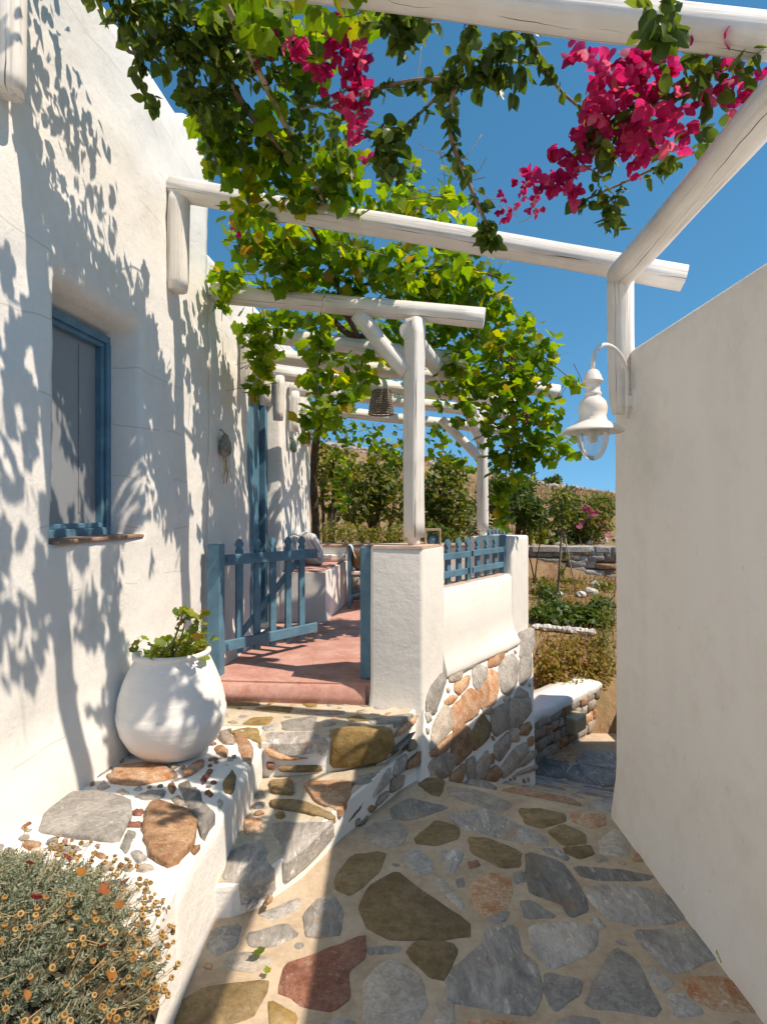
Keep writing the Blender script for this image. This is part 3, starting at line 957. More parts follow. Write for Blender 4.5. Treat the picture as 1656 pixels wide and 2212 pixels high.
for k, P, u in [
    ('lgrey', [(150, 600), (200, 545), (420, 530), (650, 590), (640, 690), (540, 880), (430, 850), (240, 820), (50, 800), (80, 720)], 0.02),
    ('brown', [(800, 640), (850, 615), (960, 640), (1080, 680), (1110, 740), (1080, 860), (1000, 960), (910, 1010), (830, 960), (770, 850), (780, 740)], 0.035),
    ('dgrey', [(1000, 480), (1080, 455), (1130, 480), (1180, 600), (1245, 660), (1165, 795), (1100, 680), (1040, 590)], 0.025),
    ('orange', [(525, 410), (580, 360), (720, 335), (870, 345), (970, 410), (900, 440), (740, 480), (610, 480), (540, 455)], 0.022),
    ('lgrey', [(300, 450), (410, 330), (500, 330), (530, 360), (420, 430), (330, 468)], 0.018),
    ('orange', [(440, 270), (530, 270), (620, 300), (600, 320), (500, 300)], 0.015), ('brown', [(480, 220), (530, 182), (585, 200), (560, 235)], 0.02),
    ('cream', [(640, 270), (700, 262), (760, 275), (720, 298), (660, 295)], 0.012), ('cream', [(430, 490), (480, 450), (530, 490), (470, 512)], 0.012),
    ('lgrey', [(700, 560), (790, 520), (915, 520), (880, 570), (780, 580)], 0.014), ('cream', [(560, 525), (620, 505), (665, 540), (610, 552)], 0.012),
    ('red', [(675, 670), (705, 648), (760, 655), (740, 690), (690, 688)], 0.012), ('red', [(640, 735), (740, 735), (735, 770), (640, 765)], 0.012),
    ('lgrey', [(585, 930), (640, 815), (705, 820), (690, 890), (640, 960)], 0.018), ('brown', [(925, 480), (965, 460), (985, 500), (960, 540), (935, 520)], 0.014),
    ('purple', [(945, 570), (1000, 550), (1050, 610), (1000, 625)], 0.012), ('orange', [(1040, 380), (1100, 335), (1170, 305), (1170, 350), (1080, 410), (1040, 420)], 0.02),
    ('red', [(1155, 440), (1210, 375), (1240, 380), (1215, 430), (1170, 475)], 0.018), ('purple', [(1280, 130), (1330, 120), (1390, 170), (1380, 200), (1320, 195)], 0.03),
    ('brown', [(1250, 230), (1300, 210), (1345, 240), (1330, 285), (1270, 265)], 0.02), ('orange', [(1390, 120), (1470, 150), (1515, 210), (1500, 280), (1450, 290), (1400, 210)], 0.03),
    ('olive', [(1275, 390), (1330, 330), (1400, 400), (1370, 480), (1320, 500)], 0.025), ('brown', [(1180, 530), (1210, 510), (1240, 540), (1220, 560)], 0.014),
    ('lgrey', [(1230, 600), (1270, 540), (1310, 560), (1280, 630)], 0.014), ('brown', [(1080, 900), (1110, 855), (1150, 850), (1110, 905)], 0.012),
    ('brown', [(390, 970), (420, 945), (500, 980), (470, 1005)], 0.018), ('lgrey', [(100, 905), (150, 900), (330, 935), (250, 950)], 0.02),
    ('cream', [(920, 345), (960, 332), (1000, 340), (960, 365)], 0.012), ('lgrey', [(670, 960), (740, 950), (780, 990), (720, 1010)], 0.02),
]:
    W = [onplane(x, y, Vector((-1.0, 2.0, 0.40)), Vector((0, 0.05, 1)).normalized()) for x, y in ZL(P)]
    off = 0
    for p in W:
        off = max(off, 0.05 * min(1, max(0, p.x + 0.76) / 0.10) ** 2.5)
    for p in W:
        p.z -= off * 0.8
        p.x = min(p.x, -0.672)
    stone(W, lnrm, M[k], ledge, up=u * 0.8, down=0.05, bev=0.012, jit=0.07, name='stone', tilt=0.03, dome=0.03, grow=1.12)

LN = Vector((0, 0.05, 1)).normalized()
fill_gaps(ledge, LN, lambda: (lambda x, y: Vector((x, y, 0.40 - 0.05 * (y - 2.0))))(random.uniform(-1.42, -0.76), random.uniform(2.02, 3.5)), 70, 0.014, 0.07, ['orange', 'lgrey', 'brown', 'cream', 'purple', 'dgrey', 'red'], 0.012, 0.012,
          skip=lambda c: (c.x + 1.09) ** 2 + (c.y - 3.12) ** 2 < 0.04)
# planter in front of the ledge
planter = thing('planter_bed', (-1.05, 1.2, 0), 'white plastered planter bed holding the grey flowering shrub', 'planter')
mb = MB()
mb.loft([(-0.66, 0.2, -0.02), (-0.655, 1.96, -0.02), (-0.80, 1.96, -0.02), (-0.80, 0.2, -0.02)],
        [(-0.675, 0.2, 0.34), (-0.672, 1.96, 0.37), (-0.80, 1.96, 0.37), (-0.80, 0.2, 0.34)])
mb.build('planter_wall', M['wmortar'], planter)
mb = MB()
mb.loft([(-1.62, 0.2, 0.0), (-0.79, 0.2, 0.0), (-0.79, 1.95, 0.0), (-1.62, 1.95, 0.0)], [(-1.62, 0.2, 0.24), (-0.79, 0.2, 0.24), (-0.79, 1.95, 0.26), (-1.62, 1.95, 0.26)])
mb.build('soil', M['soil'], planter)

# ------------------------------------------------------------------ the white house on the left
house = thing('white_house', (-1.5, 3.0, 0), 'tall white limewashed house wall with deep blue window and blue door', 'house')
WIN = (2.60, 3.30, 1.475, 2.56)          # Y0, Y1, z0, z1
DOOR = (5.22, 6.19, 0.40, 2.84)


def sm(a, b, x):
    t = max(0.0, min(1.0, (x - a) / (b - a)))
    return t * t * (3 - 2 * t)


def hole(Y, z, R, depth, soft=0.045):
    y0, y1, z0, z1 = R
    k = sm(y0 - soft, y0, Y) * (1 - sm(y1, y1 + soft, Y)) * sm(z0 - soft * 0.3, z0, z) * (1 - sm(z1, z1 + soft * 1.6, z))
    return depth * k


def refined(a, b, step, marks, soft=0.03):
    s = set(axis((a, b, step)))
    for m in marks:
        for d in (-1.7, -1.2, -0.8, -0.5, -0.25, 0, 0.25, 0.5, 0.8, 1.2, 1.7):
            v = m + d * soft
            if a < v < b: s.add(v)
    out = []
    for v in sorted(s):
        if not out or v - out[-1] > 0.004: out.append(v)
    return out


def house_wall(name, Y0, Y1, z0, top, holes, step, thick=0.45):
    marks = [m for h in holes for m in h[0][:2]]
    zm = [m for h in holes for m in h[0][2:]]
    ys = refined(Y0, Y1, step, marks)
    zs = refined(0.0, 1.0, step / 3.6, [(m - z0) / (3.9 - z0) for m in zm], 0.03 / 3.6)
    vs = []
    rows = len(zs) + 3
    for c in range(len(ys) + 2):
        Y = ys[max(0, min(len(ys) - 1, c - 1))]
        back = thick if c in (0, len(ys) + 1) else 0.0
        T = top(Y)
        for r in range(rows):
            if r < len(zs):
                t = zs[r]
                z = z0 + t * (3.9 - z0) if z0 + t * (3.9 - z0) < 2.9 else None
                if z is None:
                    t0 = (2.9 - z0) / (3.9 - z0)
                    z = 2.9 + (t - t0) / (1 - t0) * (T - 0.05 - 2.9)
                b = 0
            else:
                z = T - (0.015, 0.0, 0.0)[r - len(zs)]
                b = (0.012, 0.05, thick)[r - len(zs)]
            x = wall_x(Y) - max(b, back)
            if back == 0 and b == 0:
                x += 0.026 * noise.noise(Vector((Y * 1.3, z * 1.3, 2))) + 0.010 * noise.noise(Vector((Y * 4, z * 5, 7))) + 0.004 * noise.noise(Vector((Y * 11, z * 13, 9)))
                for R, dp in holes: x -= hole(Y, z, R, dp)
                x += 0.05 * (1 - sm(0.35, 0.75, z))         # the foot of the wall swells outwards
            zz = z + (0.012 * noise.noise(Vector((Y * 2.5, 5, z))) if r >= len(zs) - 1 else 0)
            vs.append((x, Y, zz))
    C = len(ys) + 2
    fs = [(c * rows + r, c * rows + r + 1, (c + 1) * rows + r + 1, (c + 1) * rows + r) for c in range(C - 1) for r in range(rows - 1)]
    return link_mesh(name, vs, fs, M['plaster'], house, True)


def top_a(Y):
    return 4.12 + 0.11 * sm(3.86, 3.95, Y) - 0.13 * sm(4.0, 4.28, Y)


house_wall('wall', -1.6, 4.28, -0.05, top_a, [(WIN, 0.24)], 0.045)
house_wall('wing_wall', 4.281, 7.57, 0.0, lambda Y: 3.45, [(DOOR, 0.24)], 0.045)

# window: frame, screen, sill
wdir = Vector((0.096, 1, 0)).normalized()
wnor = Vector((1, -0.096, 0)).normalized()


def wp(Y, z, d):                                 # point at depth d inside the wall
    return Vector((wall_x(Y), Y, z)) - wnor * d


mb = MB()
Y0, Y1, z0, z1 = WIN
fw = 0.042
for (a, b) in [((Y0 - .02, z0 + fw / 2), (Y1 - .005, z0 + fw / 2)), ((Y0 - .02, z1 - fw / 2), (Y1 - .005, z1 - fw / 2))]:
    mb.bar(wp(a[0], a[1], 0.19), wp(b[0], b[1], 0.19), fw, 0.06)
for Y in (Y0 + 0.01, Y1 - fw / 2):
    mb.bar(wp(Y, z0 + fw, 0.189), wp(Y, z1 - fw, 0.189), fw, 0.06, up=wdir)
window = mb.build('window', M['blue'], house)
mb = MB()
for z in (z0 + fw + 0.013, z1 - fw - 0.013):
    mb.bar(wp(Y0 + .05, z, 0.197), wp(Y1 - fw, z, 0.197), 0.026, 0.045)
for Y in (Y0 + 0.06, Y1 - fw - 0.013):
    mb.bar(wp(Y, z0 + fw + .026, 0.197), wp(Y, z1 - fw - .026, 0.197), 0.026, 0.045, up=wdir)
mb.build('sash_frame', M['blue'], window)
mb = MB()
mb.bar(wp((Y0 + Y1) / 2, z0 + fw, 0.215), wp((Y0 + Y1) / 2, z1 - fw, 0.215), Y1 - Y0 - 0.05, 0.008, up=wdir, bev=0)
mb.build('insect_screen', M['screen'], window)
mb = MB()
mb.bar(wp(Y1 - 0.215, z0 + fw + .08, 0.209), wp(Y1 - 0.215, z1 - fw - .05, 0.209), 0.012, 0.006, up=wdir, bev=0)
mb.build('screen_bar', M['screen'], window)
mb = MB()
mb.frame(wp((Y0 + Y1) / 2 + 0.01, z0 - 0.006, 0.10), wdir, wnor, UP, (Y1 - Y0) / 2 + 0.025, 0.115, 0.010, 0.005)
mb.build('sill', M['sill'], house)

# door
Y0, Y1, z0, z1 = DOOR
mb = MB()
for Y in (Y0 + 0.03, Y1 - 0.045):
    mb.bar(wp(Y, 0.47, 0.175), wp(Y, z1 - 0.01, 0.175), 0.09, 0.09, up=wdir)
mb.bar(wp(Y0 - 0.02, z1 - 0.045, 0.174), wp(Y1 - 0.005, z1 - 0.045, 0.174), 0.09, 0.088)
door = mb.build('door', M['blue'], house)
for Y in (Y0 + 0.21, Y0 + 0.47, Y0 + 0.73):
    mb = MB()
    mb.bar(wp(Y, 0.49, 0.20), wp(Y, z1 - 0.09, 0.20), 0.255, 0.035, up=wdir, bev=0.006)
    mb.build('plank', M['blue'], door)
mb = MB()
mb.bar(wp(Y1 - 0.10, z1 + 0.01, 0.10), wp(Y1 + 0.03, z1 + 0.01, 0.10), 0.05, 0.20, bev=0.01)
mb.build('lintel_end', simple('slate grey paint', (0.16, 0.20, 0.25), 0.6), door)

# ------------------------------------------------------------------ the building on the right
rb = thing('plastered_building', (2.4, 1.0, 0), 'big smooth cream plastered wall on the right carrying the white lamp', 'building')
RX, RTOP, RY = 1.215, 2.41, 3.20
ys = axis((-1.6, 1.4, 0.5), (1.4, 3.1, 0.045)) + [3.14, 3.17, 3.19, RY]
zs = axis((-0.05, 1.8, 0.08), (1.8, 2.3, 0.04)) + [2.35, 2.38]
vs, rows = [], len(zs) + 3
for c in range(len(ys) + 1):
    Y = ys[min(c, len(ys) - 1)]
    rnd_ = 0.03 * max(0, (Y - 3.13) / 0.07) ** 2
    for r in range(rows):
        z = zs[r] if r < len(zs) else RTOP - (0.012, 0, 0)[r - len(zs)]
        b = 0 if r < len(zs) else (0.012, 0.05, 0.12)[r - len(zs)]
        x, yy = RX + max(b, rnd_), Y
        if b == 0: x += 0.012 * noise.noise(Vector((Y * 0.9, z * 0.9, 11))) + 0.003 * noise.noise(Vector((Y * 4, z * 4, 3))) - 0.03 * (1 - sm(0, 0.25, z)) - 0.007 * math.exp(-(((Y - 2.44) ** 2 + (z - 2.04) ** 2) ** 0.5 - 0.05) ** 2 / 0.0012)
        if r >= len(zs): z -= 0.05 * max(0, (Y - 3.0) / 0.2) ** 2 if Y > 3.0 else 0
        if c == len(ys): x, yy = 1.78, RY
        if z < -0.01 and Y > 3.1: z = -1.3
        vs.append((x, yy, z))
fs = [(c * rows + r, (c + 1) * rows + r, (c + 1) * rows + r + 1, c * rows + r + 1) for c in range(len(ys)) for r in range(rows - 1)]
link_mesh('wall', vs, fs, M['rightwall'], rb, True)
mb = MB()
mb.loft([(1.30, -1.6, -1.4), (1.30, 3.15, -1.4), (1.74, 3.15, -1.4), (2.28, 4.08, -1.4), (2.75, 4.75, -1.4), (3.35, 5.7, -1.4), (6.5, 5.7, -1.4), (6.5, -1.6, -1.4)][::-1], [(1.30, -1.6, 2.40), (1.30, 3.15, 2.34), (1.74, 3.15, 2.40), (2.28, 4.08, 2.40), (2.75, 4.75, 2.40), (3.35, 5.7, 2.40), (6.5, 5.7, 2.40), (6.5, -1.6, 2.40)][::-1])
mb.build('roof_slab', M['rightwall'], rb)

# ------------------------------------------------------------------ terrace: pink floor, parapet, pillars, rubble base
mb = MB()
tf = [(-1.30, 4.10), (-0.11, 4.0), (0.30, 4.02), (1.30, 5.65), (1.25, 7.75), (-0.98, 7.75)]
mb.loft([(x, y, -0.9) for x, y in tf], [(x, y, 0.4585) for x, y in tf])
tfloor = mb.build('terrace_floor', M['pink'], None, origin=(0, 5.5, 0.455))
tag(tfloor, kind='structure')
mb = MB()           # rounded front nosing of the rose screed
pts = [(-1.28, 4.13, 0), (-0.7, 4.085, 0), (-0.12, 4.03, 0)]
prof = [(0.0, -0.137), (-0.085, -0.134), (-0.075, -0.08), (-0.055, -0.03), (-0.025, -0.006), (0.01, 0.0), (0.09, 0.001)]
vs = []
for (x, y, z) in pts:
    for (d, h) in prof: vs.append((x, y + d, 0.46 + h))
m_ = len(prof)
mb.add(vs, [(i * m_ + k, (i + 1) * m_ + k, (i + 1) * m_ + k + 1, i * m_ + k + 1) for i in range(2) for k in range(m_ - 1)], True)
mb.build('nosing', M['pink'], tfloor)

terrace = thing('terrace_parapet', (0.6, 4.8, 0), 'white plastered terrace parapet with two pillars on a rubble stone base', 'parapet')


def soft_prism(pts, z0, z1, r=0.02, flare=0.0, top_mat=None):
    """plastered pillar with rounded arrises and a swelling foot"""
    c = sum((Vector((x, y, 0)) for x, y in pts), Vector()) / len(pts)
    P = [Vector((x, y, 0)) for x, y in pts]
    q = []
    for i in range(len(P)):
        a, b, d = P[i - 1], P[i], P[(i + 1) % len(P)]
        u, v = (a - b).normalized(), (d - b).normalized()
        for t in (0, .25, .5, .75, 1): q.append(b + u * r * (1 - t) ** 2 + v * r * t ** 2)
    lev = [(z0, 1 + flare), (z0 + 0.06, 1 + flare * 0.7), (z0 + 0.14, 1 + flare * 0.25), (z0 + 0.25, 1.0), ((z0 + z1) / 2, 1.0), (z1 - 0.03, 0.995), (z1 - 0.008, 0.98), (z1, 0.93)]
    vs, fs = [], []
    n = len(q)
    for z, k in lev:
        for p in q:
            w = c + (p - c) * k
            d = 0.006 * noise.noise(Vector((w.x * 6, w.y * 6, z * 5)))
            e = (p - c).normalized() * d
            vs.append((w.x + e.x, w.y + e.y, z))
    for j in range(len(lev) - 1):
        for i in range(n): fs.append((j * n + i, j * n + (i + 1) % n, (j + 1) * n + (i + 1) % n, (j + 1) * n + i))
    fs.append(tuple((len(lev) - 1) * n + i for i in range(n)))
    return vs, fs


P1a = at(800, 1180, 3.93)                        # front face of the first pillar
P1b = at(912, 1180, 3.88)
P1c = at(960, 1180, 4.22)
pil = [(P1a.x, P1a.y), (P1b.x, P1b.y), (P1c.x, P1c.y), (P1c.x - 0.14, P1c.y + 0.14), (P1a.x + 0.01, P1a.y + 0.30)]
vs, fs = soft_prism(pil, 0.29, 1.375, 0.022, 0.06)
link_mesh('pillar', vs, fs, M['pillar'], terrace, True)
mb = MB()
mb.loft([(x * 0.97 + 0.005, y * 0.985 + 0.055, 1.36) for x, y in pil], [(x * 0.95 + 0.01, y * 0.98 + 0.075, 1.3785) for x, y in pil])
mb.build('pillar_cap', simple('rose cap screed', (0.60, 0.44, 0.36), 0.85, 0.2, 0.12), terrace)
Q1 = Vector((P1c.x, P1c.y, 0))                    # parapet runs from here ...
Q2 = Vector((1.345, 5.58, 0))                     # ... to the end pillar
pd = (Q2 - Q1).normalized()
pn = Vector((pd.y, -pd.x, 0))
R1 = Q2 - pd * 0.42
BA, BB = at(921, 1484, 3.985), at(1147, 1366, 5.53)       # top edge of the rubble face
BC = onz(913, 1688, 0.0)
bn = (BB - BA).cross(BC - BA).normalized()
if bn.y > 0: bn = -bn
mb = MB()
sec = [(-0.10, 0.43), (1.0, 0.445), (1.1, 0.465), (1.05, 0.495), (0.75, 0.53), (0.35, 0.575), (0.1, 0.63), (0.0, 0.72), (0.0, 1.03), (-0.1, 1.055), (-0.3, 1.06)]
a, b = Q1 - pd * 0.03, R1 + pd * 0.02
vs = []
K = 14
for i in range(K + 1):
    p = a + (b - a) * (i / K)
    outw = -((p + UP * 0.46 - BA).dot(bn)) / pn.dot(bn) + 0.022
    for d, z in sec:
        q = p + pn * (outw * d if d > 0 else d * 0.15)
        vs.append((q.x, q.y, z + 0.010 * noise.noise(Vector((i * .4, 3, 1)))))
m_ = len(sec)
mb.add(vs, [(i * m_ + k, (i + 1) * m_ + k, (i + 1) * m_ + k + 1, i * m_ + k + 1) for i in range(K) for k in range(m_ - 1)], True)
mb.add([vs[k] for k in range(m_)], [tuple(range(m_))])
mb.add([a - pn * 0.16 + UP * 1.06, b - pn * 0.16 + UP * 1.06, b - pn * 0.16 + UP * 0.4, a - pn * 0.16 + UP * 0.4], [(0, 1, 2, 3)])
mb.build('parapet_wall', M['plaster2'], terrace)
mb = MB()
mb.loft([a - pn * 0.03 + UP * 1.05, b - pn * 0.03 + UP * 1.05, b - pn * 0.16 + UP * 1.05, a - pn * 0.16 + UP * 1.05], [a - pn * 0.03 + UP * 1.066, b - pn * 0.03 + UP * 1.066, b - pn * 0.16 + UP * 1.066, a - pn * 0.16 + UP * 1.066])
mb.build('parapet_cap', bpy.data.materials['rose cap screed'], terrace)
e0, e1 = R1 + pn * 0.006, Q2 + pn * 0.006
ep = [e0, e1, e1 - pn * 0.34, e0 - pn * 0.34]
vs, fs = soft_prism([(p.x, p.y) for p in ep], 0.47, 1.385, 0.03, 0.0)
link_mesh('end_pillar', vs, fs, M['plaster2'], terrace, True)

# rubble base below the parapet
b_bl, b_br = onplane(908, 1700, BA, bn), onplane(1156, 1700, BA, bn)
b_tl, b_tr = onplane(918, 1478, BA, bn), onplane(1149, 1364, BA, bn)
mb = MB()
back = Vector((-0.35, 0.55, 0))
mb.add([b_bl, b_br, b_tr, b_tl, b_bl + back, b_br + back, b_tr + back, b_tl + back], [(0, 1, 2, 3), (3, 2, 6, 7), (1, 5, 6, 2), (0, 3, 7, 4)])
base = mb.build('rubble_base', M['wmortar'], terrace)
for k, P in [
    ('lgrey', [(160, 440), (250, 390), (270, 450), (240, 560), (200, 660), (140, 650), (150, 520)]), ('cream', [(320, 370), (400, 312), (415, 370), (400, 420), (330, 430)]),
    ('lgrey', [(430, 290), (540, 235), (550, 260), (520, 310), (430, 350)]), ('orange', [(660, 200), (740, 165), (750, 230), (710, 290), (640, 310)]),
    ('orange', [(600, 212), (640, 205), (630, 240), (600, 250)]), ('cream', [(755, 150), (880, 103), (870, 130), (780, 190)]),
    ('lgrey', [(890, 62), (980, 25), (988, 150), (960, 220), (892, 218), (902, 150)]), ('orange', [(370, 450), (450, 400), (475, 400), (460, 470), (400, 530), (370, 500)]),
    ('lgrey', [(512, 350), (550, 312), (610, 340), (600, 410), (550, 488), (520, 450)]), ('lgrey', [(740, 285), (820, 243), (858, 300), (850, 430), (800, 508), (752, 488), (727, 390)]),
    ('lgrey', [(897, 252), (968, 242), (973, 370), (920, 438), (892, 430)]), ('orange', [(625, 400), (655, 365), (690, 380), (708, 470), (680, 590), (640, 600), (630, 500)]),
    ('orange', [(550, 500), (612, 430), (625, 520), (622, 620), (580, 635), (553, 560)]), ('orange', [(285, 592), (330, 553), (375, 562), (340, 610), (290, 622)]),
    ('orange', [(350, 650), (410, 600), (430, 700), (420, 770), (355, 825), (346, 720)]), ('orange', [(430, 570), (485, 512), (540, 540), (558, 620), (530, 690), (440, 740)]),
    ('cream', [(200, 780), (270, 655), (320, 680), (333, 800), (220, 925), (178, 948)]), ('brown', [(360, 860), (430, 803), (498, 870), (488, 980), (390, 1078), (347, 1060)]),
    ('olive', [(520, 830), (580, 722), (638, 810), (620, 890), (530, 968), (512, 920)]), ('purple', [(672, 682), (778, 622), (798, 650), (788, 790), (702, 848), (672, 800)]),
    ('purple', [(812, 602), (948, 583), (958, 690), (890, 768), (812, 798)]), ('brown', [(892, 802), (958, 768), (978, 810), (950, 858), (897, 860)]),
    ('purple', [(168, 1110), (250, 1030), (330, 1042), (348, 1110), (300, 1188), (200, 1213)]), ('brown', [(182, 992), (328, 866), (338, 930), (280, 1000), (190, 1028)]),
    ('brown', [(337, 1190), (428, 1112), (433, 1180), (408, 1248), (332, 1230)]), ('purple', [(452, 1090), (518, 1052), (518, 1200), (472, 1218)]),
    ('purple', [(542, 1110), (618, 1014), (638, 1100), (600, 1198), (542, 1208)]), ('brown', [(637, 1040), (670, 1022), (673, 1090), (642, 1098)]),
    ('brown', [(612, 1180), (690, 1122), (733, 1180), (690, 1238), (622, 1243)]), ('purple', [(692, 950), (788, 863), (798, 960), (730, 1058), (692, 1030)]),
    ('purple', [(812, 840), (878, 832), (878, 908), (822, 918)]), ('purple', [(752, 1120), (850, 984), (918, 953), (938, 1010), (850, 1128), (772, 1188)]),
    ('purple', [(952, 1012), (1000, 1002), (1008, 1040), (930, 1108), (872, 1118)]), ('purple', [(872, 1170), (1008, 1112), (1008, 1150), (882, 1188)]),
    ('brown', [(952, 902), (988, 882), (993, 938), (957, 958)]), ('cream', [(757, 562), (803, 547), (800, 573), (762, 593)]), ('cream', [(852, 562), (882, 492), (938, 522), (948, 570)]),
    ('lgrey', [(125, 700), (150, 660), (170, 740), (140, 760)]), ('purple', [(650, 700), (600, 690), (590, 660), (650, 640)]),
]:
    stone([onplane(x, y, BA, bn) for x, y in ZB(P)], bn, M[k], base, up=0.016, down=0.05, bev=0.012, jit=0.04, name='stone', tilt=0.02, dome=0.02, grow=1.32)
fill_gaps(base, bn, lambda: onplane(random.uniform(922, 1146), random.uniform(1380, 1690), BA, bn), 60, 0.022, 0.07, ['orange', 'lgrey', 'cream', 'purple', 'brown', 'brown'], 0.014, 0.014,
          skip=lambda c: c.z > 0.43 - 0.0 * c.x)

# ------------------------------------------------------------------ back of the terrace
rear = thing('rear_terrace_wall', (0.1, 7.85, 0.45), 'low rear terrace wall of plaster and rubble with a rose cap', 'wall')
mb = MB()
mb.box((-0.93, 7.70, 0.40), (1.35, 8.0, 1.15))
mb.build('wall_body', M['plaster2'], rear)
mb = MB()
mb.box((-0.95, 7.67, 1.1505), (1.36, 8.02, 1.19), 0.012)
mb.build('cap', simple('rose brown cap', (0.40, 0.26, 0.20), 0.85, 0.2, 0.25, 10), rear)
for r in range(4):
    x = -0.45 + random.uniform(-.05, .05)
    while x < 0.15:
        w = random.uniform(0.12, 0.22)
        z = 0.48 + r * 0.15
        P = [Vector((x, 7.70, z)), Vector((x + w - .02, 7.70, z)), Vector((x + w - .02, 7.70, z + .135)), Vector((x, 7.70, z + .135))]
        stone(P, Vector((0, -1, 0)), M[random.choice(['brown', 'cream', 'lgrey', 'brown', 'purple'])], rear, up=0.02, down=0.03, bev=0.015, jit=0.08, tilt=0.03)
        x += w

bench = thing('masonry_bench', (-0.85, 6.9, 0.455), 'white masonry bench with rose seat along the house wall', 'bench')
mb = MB()
bp = [(wall_x(6.22) + .0, 6.22), (-0.60, 6.22), (-0.46, 7.69), (wall_x(7.6) + .0, 7.69)]
mb.loft([(x, y, 0.44) for x, y in bp], [(x, y, 0.975) for x, y in bp])
mb.build('bench_base', M['plaster2'], bench)
mb = MB()
mb.loft([(x + (0.0 if i in (0, 3) else -0.03), y + (0.03 if i < 2 else 0), 0.975) for i, (x, y) in enumerate(bp)], [(x + (0.0 if i in (0, 3) else -0.03), y + (0.03 if i < 2 else 0), 0.992) for i, (x, y) in enumerate(bp)])
mb.build('seat', M['pink'], bench)
mb = MB()
mb.box((-0.92, 7.55, 0.993), (-0.47, 7.69, 1.06), 0.01)
mb.build('end_step', M['plaster2'], bench)


def striped():
    m, N, L, P = mat_new('striped cotton')
    co = obj_co(N)
    sx = nd(N, 'ShaderNodeSeparateXYZ')
    L.new(co, sx.inputs[0])
    s = mth(N, L, 'FRACT', mth(N, L, 'MULTIPLY', mth(N, L, 'ADD', sx.outputs['X'], mth(N, L, 'MULTIPLY', sx.outputs['Z'], 0.25)), 26.0))
    r = ramp(N, L, s, [(0.0, (0.70, 0.68, 0.66)), (0.55, (0.70, 0.68, 0.66)), (0.6, (0.32, 0.35, 0.42)), (0.9, (0.36, 0.38, 0.44)), (0.95, (0.70, 0.68, 0.66))])
    L.new(r.outputs[0], P.inputs['Base Color'])
    P.inputs['Roughness'].default_value = 0.95
    return m


M['stripe'] = striped()


def cushion(c, w, h, t, tiltx, rotz, label):
    vs, fs = [], []
    n = 12
    for side in (-1, 1):
        for i in range(n + 1):
            for j in range(n + 1):
                u, v = -1 + 2 * i / n, -1 + 2 * j / n
                k = max(0, (1 - u ** 4) * (1 - v ** 4)) ** 0.45
                pin = 1 - 0.10 * (abs(u) * abs(v)) + 0.04 * (1 - abs(u * v))
                vs.append(Vector((u * w / 2 * pin, side * (t / 2 * k + 0.004), h / 2 + v * h / 2 * pin)))
    N1 = (n + 1) ** 2
    for i in range(n):
        for j in range(n):
            a, b, c_, d = i * (n + 1) + j, (i + 1) * (n + 1) + j, (i + 1) * (n + 1) + j + 1, i * (n + 1) + j + 1
            fs += [(a, b, c_, d), (N1 + a, N1 + d, N1 + c_, N1 + b)]
    for e in range(n):
        for A, B in ((e, e + 1), ((e + 1) * (n + 1), e * (n + 1)), (n * (n + 1) + e + 1, n * (n + 1) + e), (e * (n + 1) + n, (e + 1) * (n + 1) + n)):
            fs.append((A, B, N1 + B, N1 + A))
    Mx = Matrix.Translation(Vector(c)) @ Matrix.Rotation(rotz, 4, 'Z') @ Matrix.Rotation(tiltx, 4, 'X')
    me = bpy.data.meshes.new('cushion')
    me.from_pydata([tuple(v) for v in vs], [], fs)
    me.polygons.foreach_set('use_smooth', [True] * len(fs))
    me.materials.append(M['stripe'])
    o = bpy.data.objects.new('cushion', me)
    COL.objects.link(o)
    o.matrix_world = Mx
    WLOC[o.name] = Vector(c)
    return tag(o, label, 'cushion', 'cushions on the masonry bench')


cushion((-0.93, 6.50, 0.985), 0.40, 0.38, 0.15, 0.10, math.radians(-78), 'striped cotton cushion on the bench nearer the blue door')
cushion((-0.80, 6.95, 0.985), 0.42, 0.40, 0.16, 0.30, math.radians(-55), 'striped cotton cushion on the bench farther from the door')

# blue chair with a throw, half hidden behind the gate pillar
ch = thing('blue_chair', (-0.20, 7.30, 0.455), 'blue painted chair with white seat at the back of the terrace', 'chair')
cx0, cx1, cy0, cy1 = -0.40, 0.02, 7.10, 7.50
for (x, y, zt) in ((cx0, cy0, 1.20), (cx0, cy1, 1.20), (cx1, cy0, 0.88), (cx1, cy1, 0.88)):
    mb = MB()
    mb.bar((x, y, 0.455), (x, y, zt), 0.04, 0.04, up=(0, 1, 0))
    mb.build('leg', M['blue'], ch)
mb = MB()
mb.box((cx0 + .02, cy0 - .02, 0.86), (cx1 + .03, cy1 + .02, 0.905), 0.01)
mb.build('seat', M['plaster2'], ch)
for y in (cy0, cy1):
    mb = MB()
    mb.bar((cx0, y, 0.60), (cx1, y, 0.72), 0.035, 0.025)
    mb.build('stretcher', M['blue'], ch)
for z in (1.0, 1.13):
    mb = MB()
    mb.bar((cx0, cy0, z), (cx0, cy1, z), 0.07, 0.02)
    mb.build('back_slat', M['blue'], ch)
mb = MB()
mb.lathe((-0.27, 7.17, 0.912), [(0.0, 0), (0.06, 0.0), (0.10, 0.05), (0.115, 0.12), (0.10, 0.20), (0.09, 0.24), (0.078, 0.24), (0.09, 0.19), (0.0, 0.17)], 20, 0.03)
tag(mb.build('wicker_basket', simple('brown wicker', (0.22, 0.13, 0.07), 0.9, 0.1, 0.4, 70, 0.6)), 'round brown wicker basket standing on the blue chair', 'basket')
vs, fs = [], []
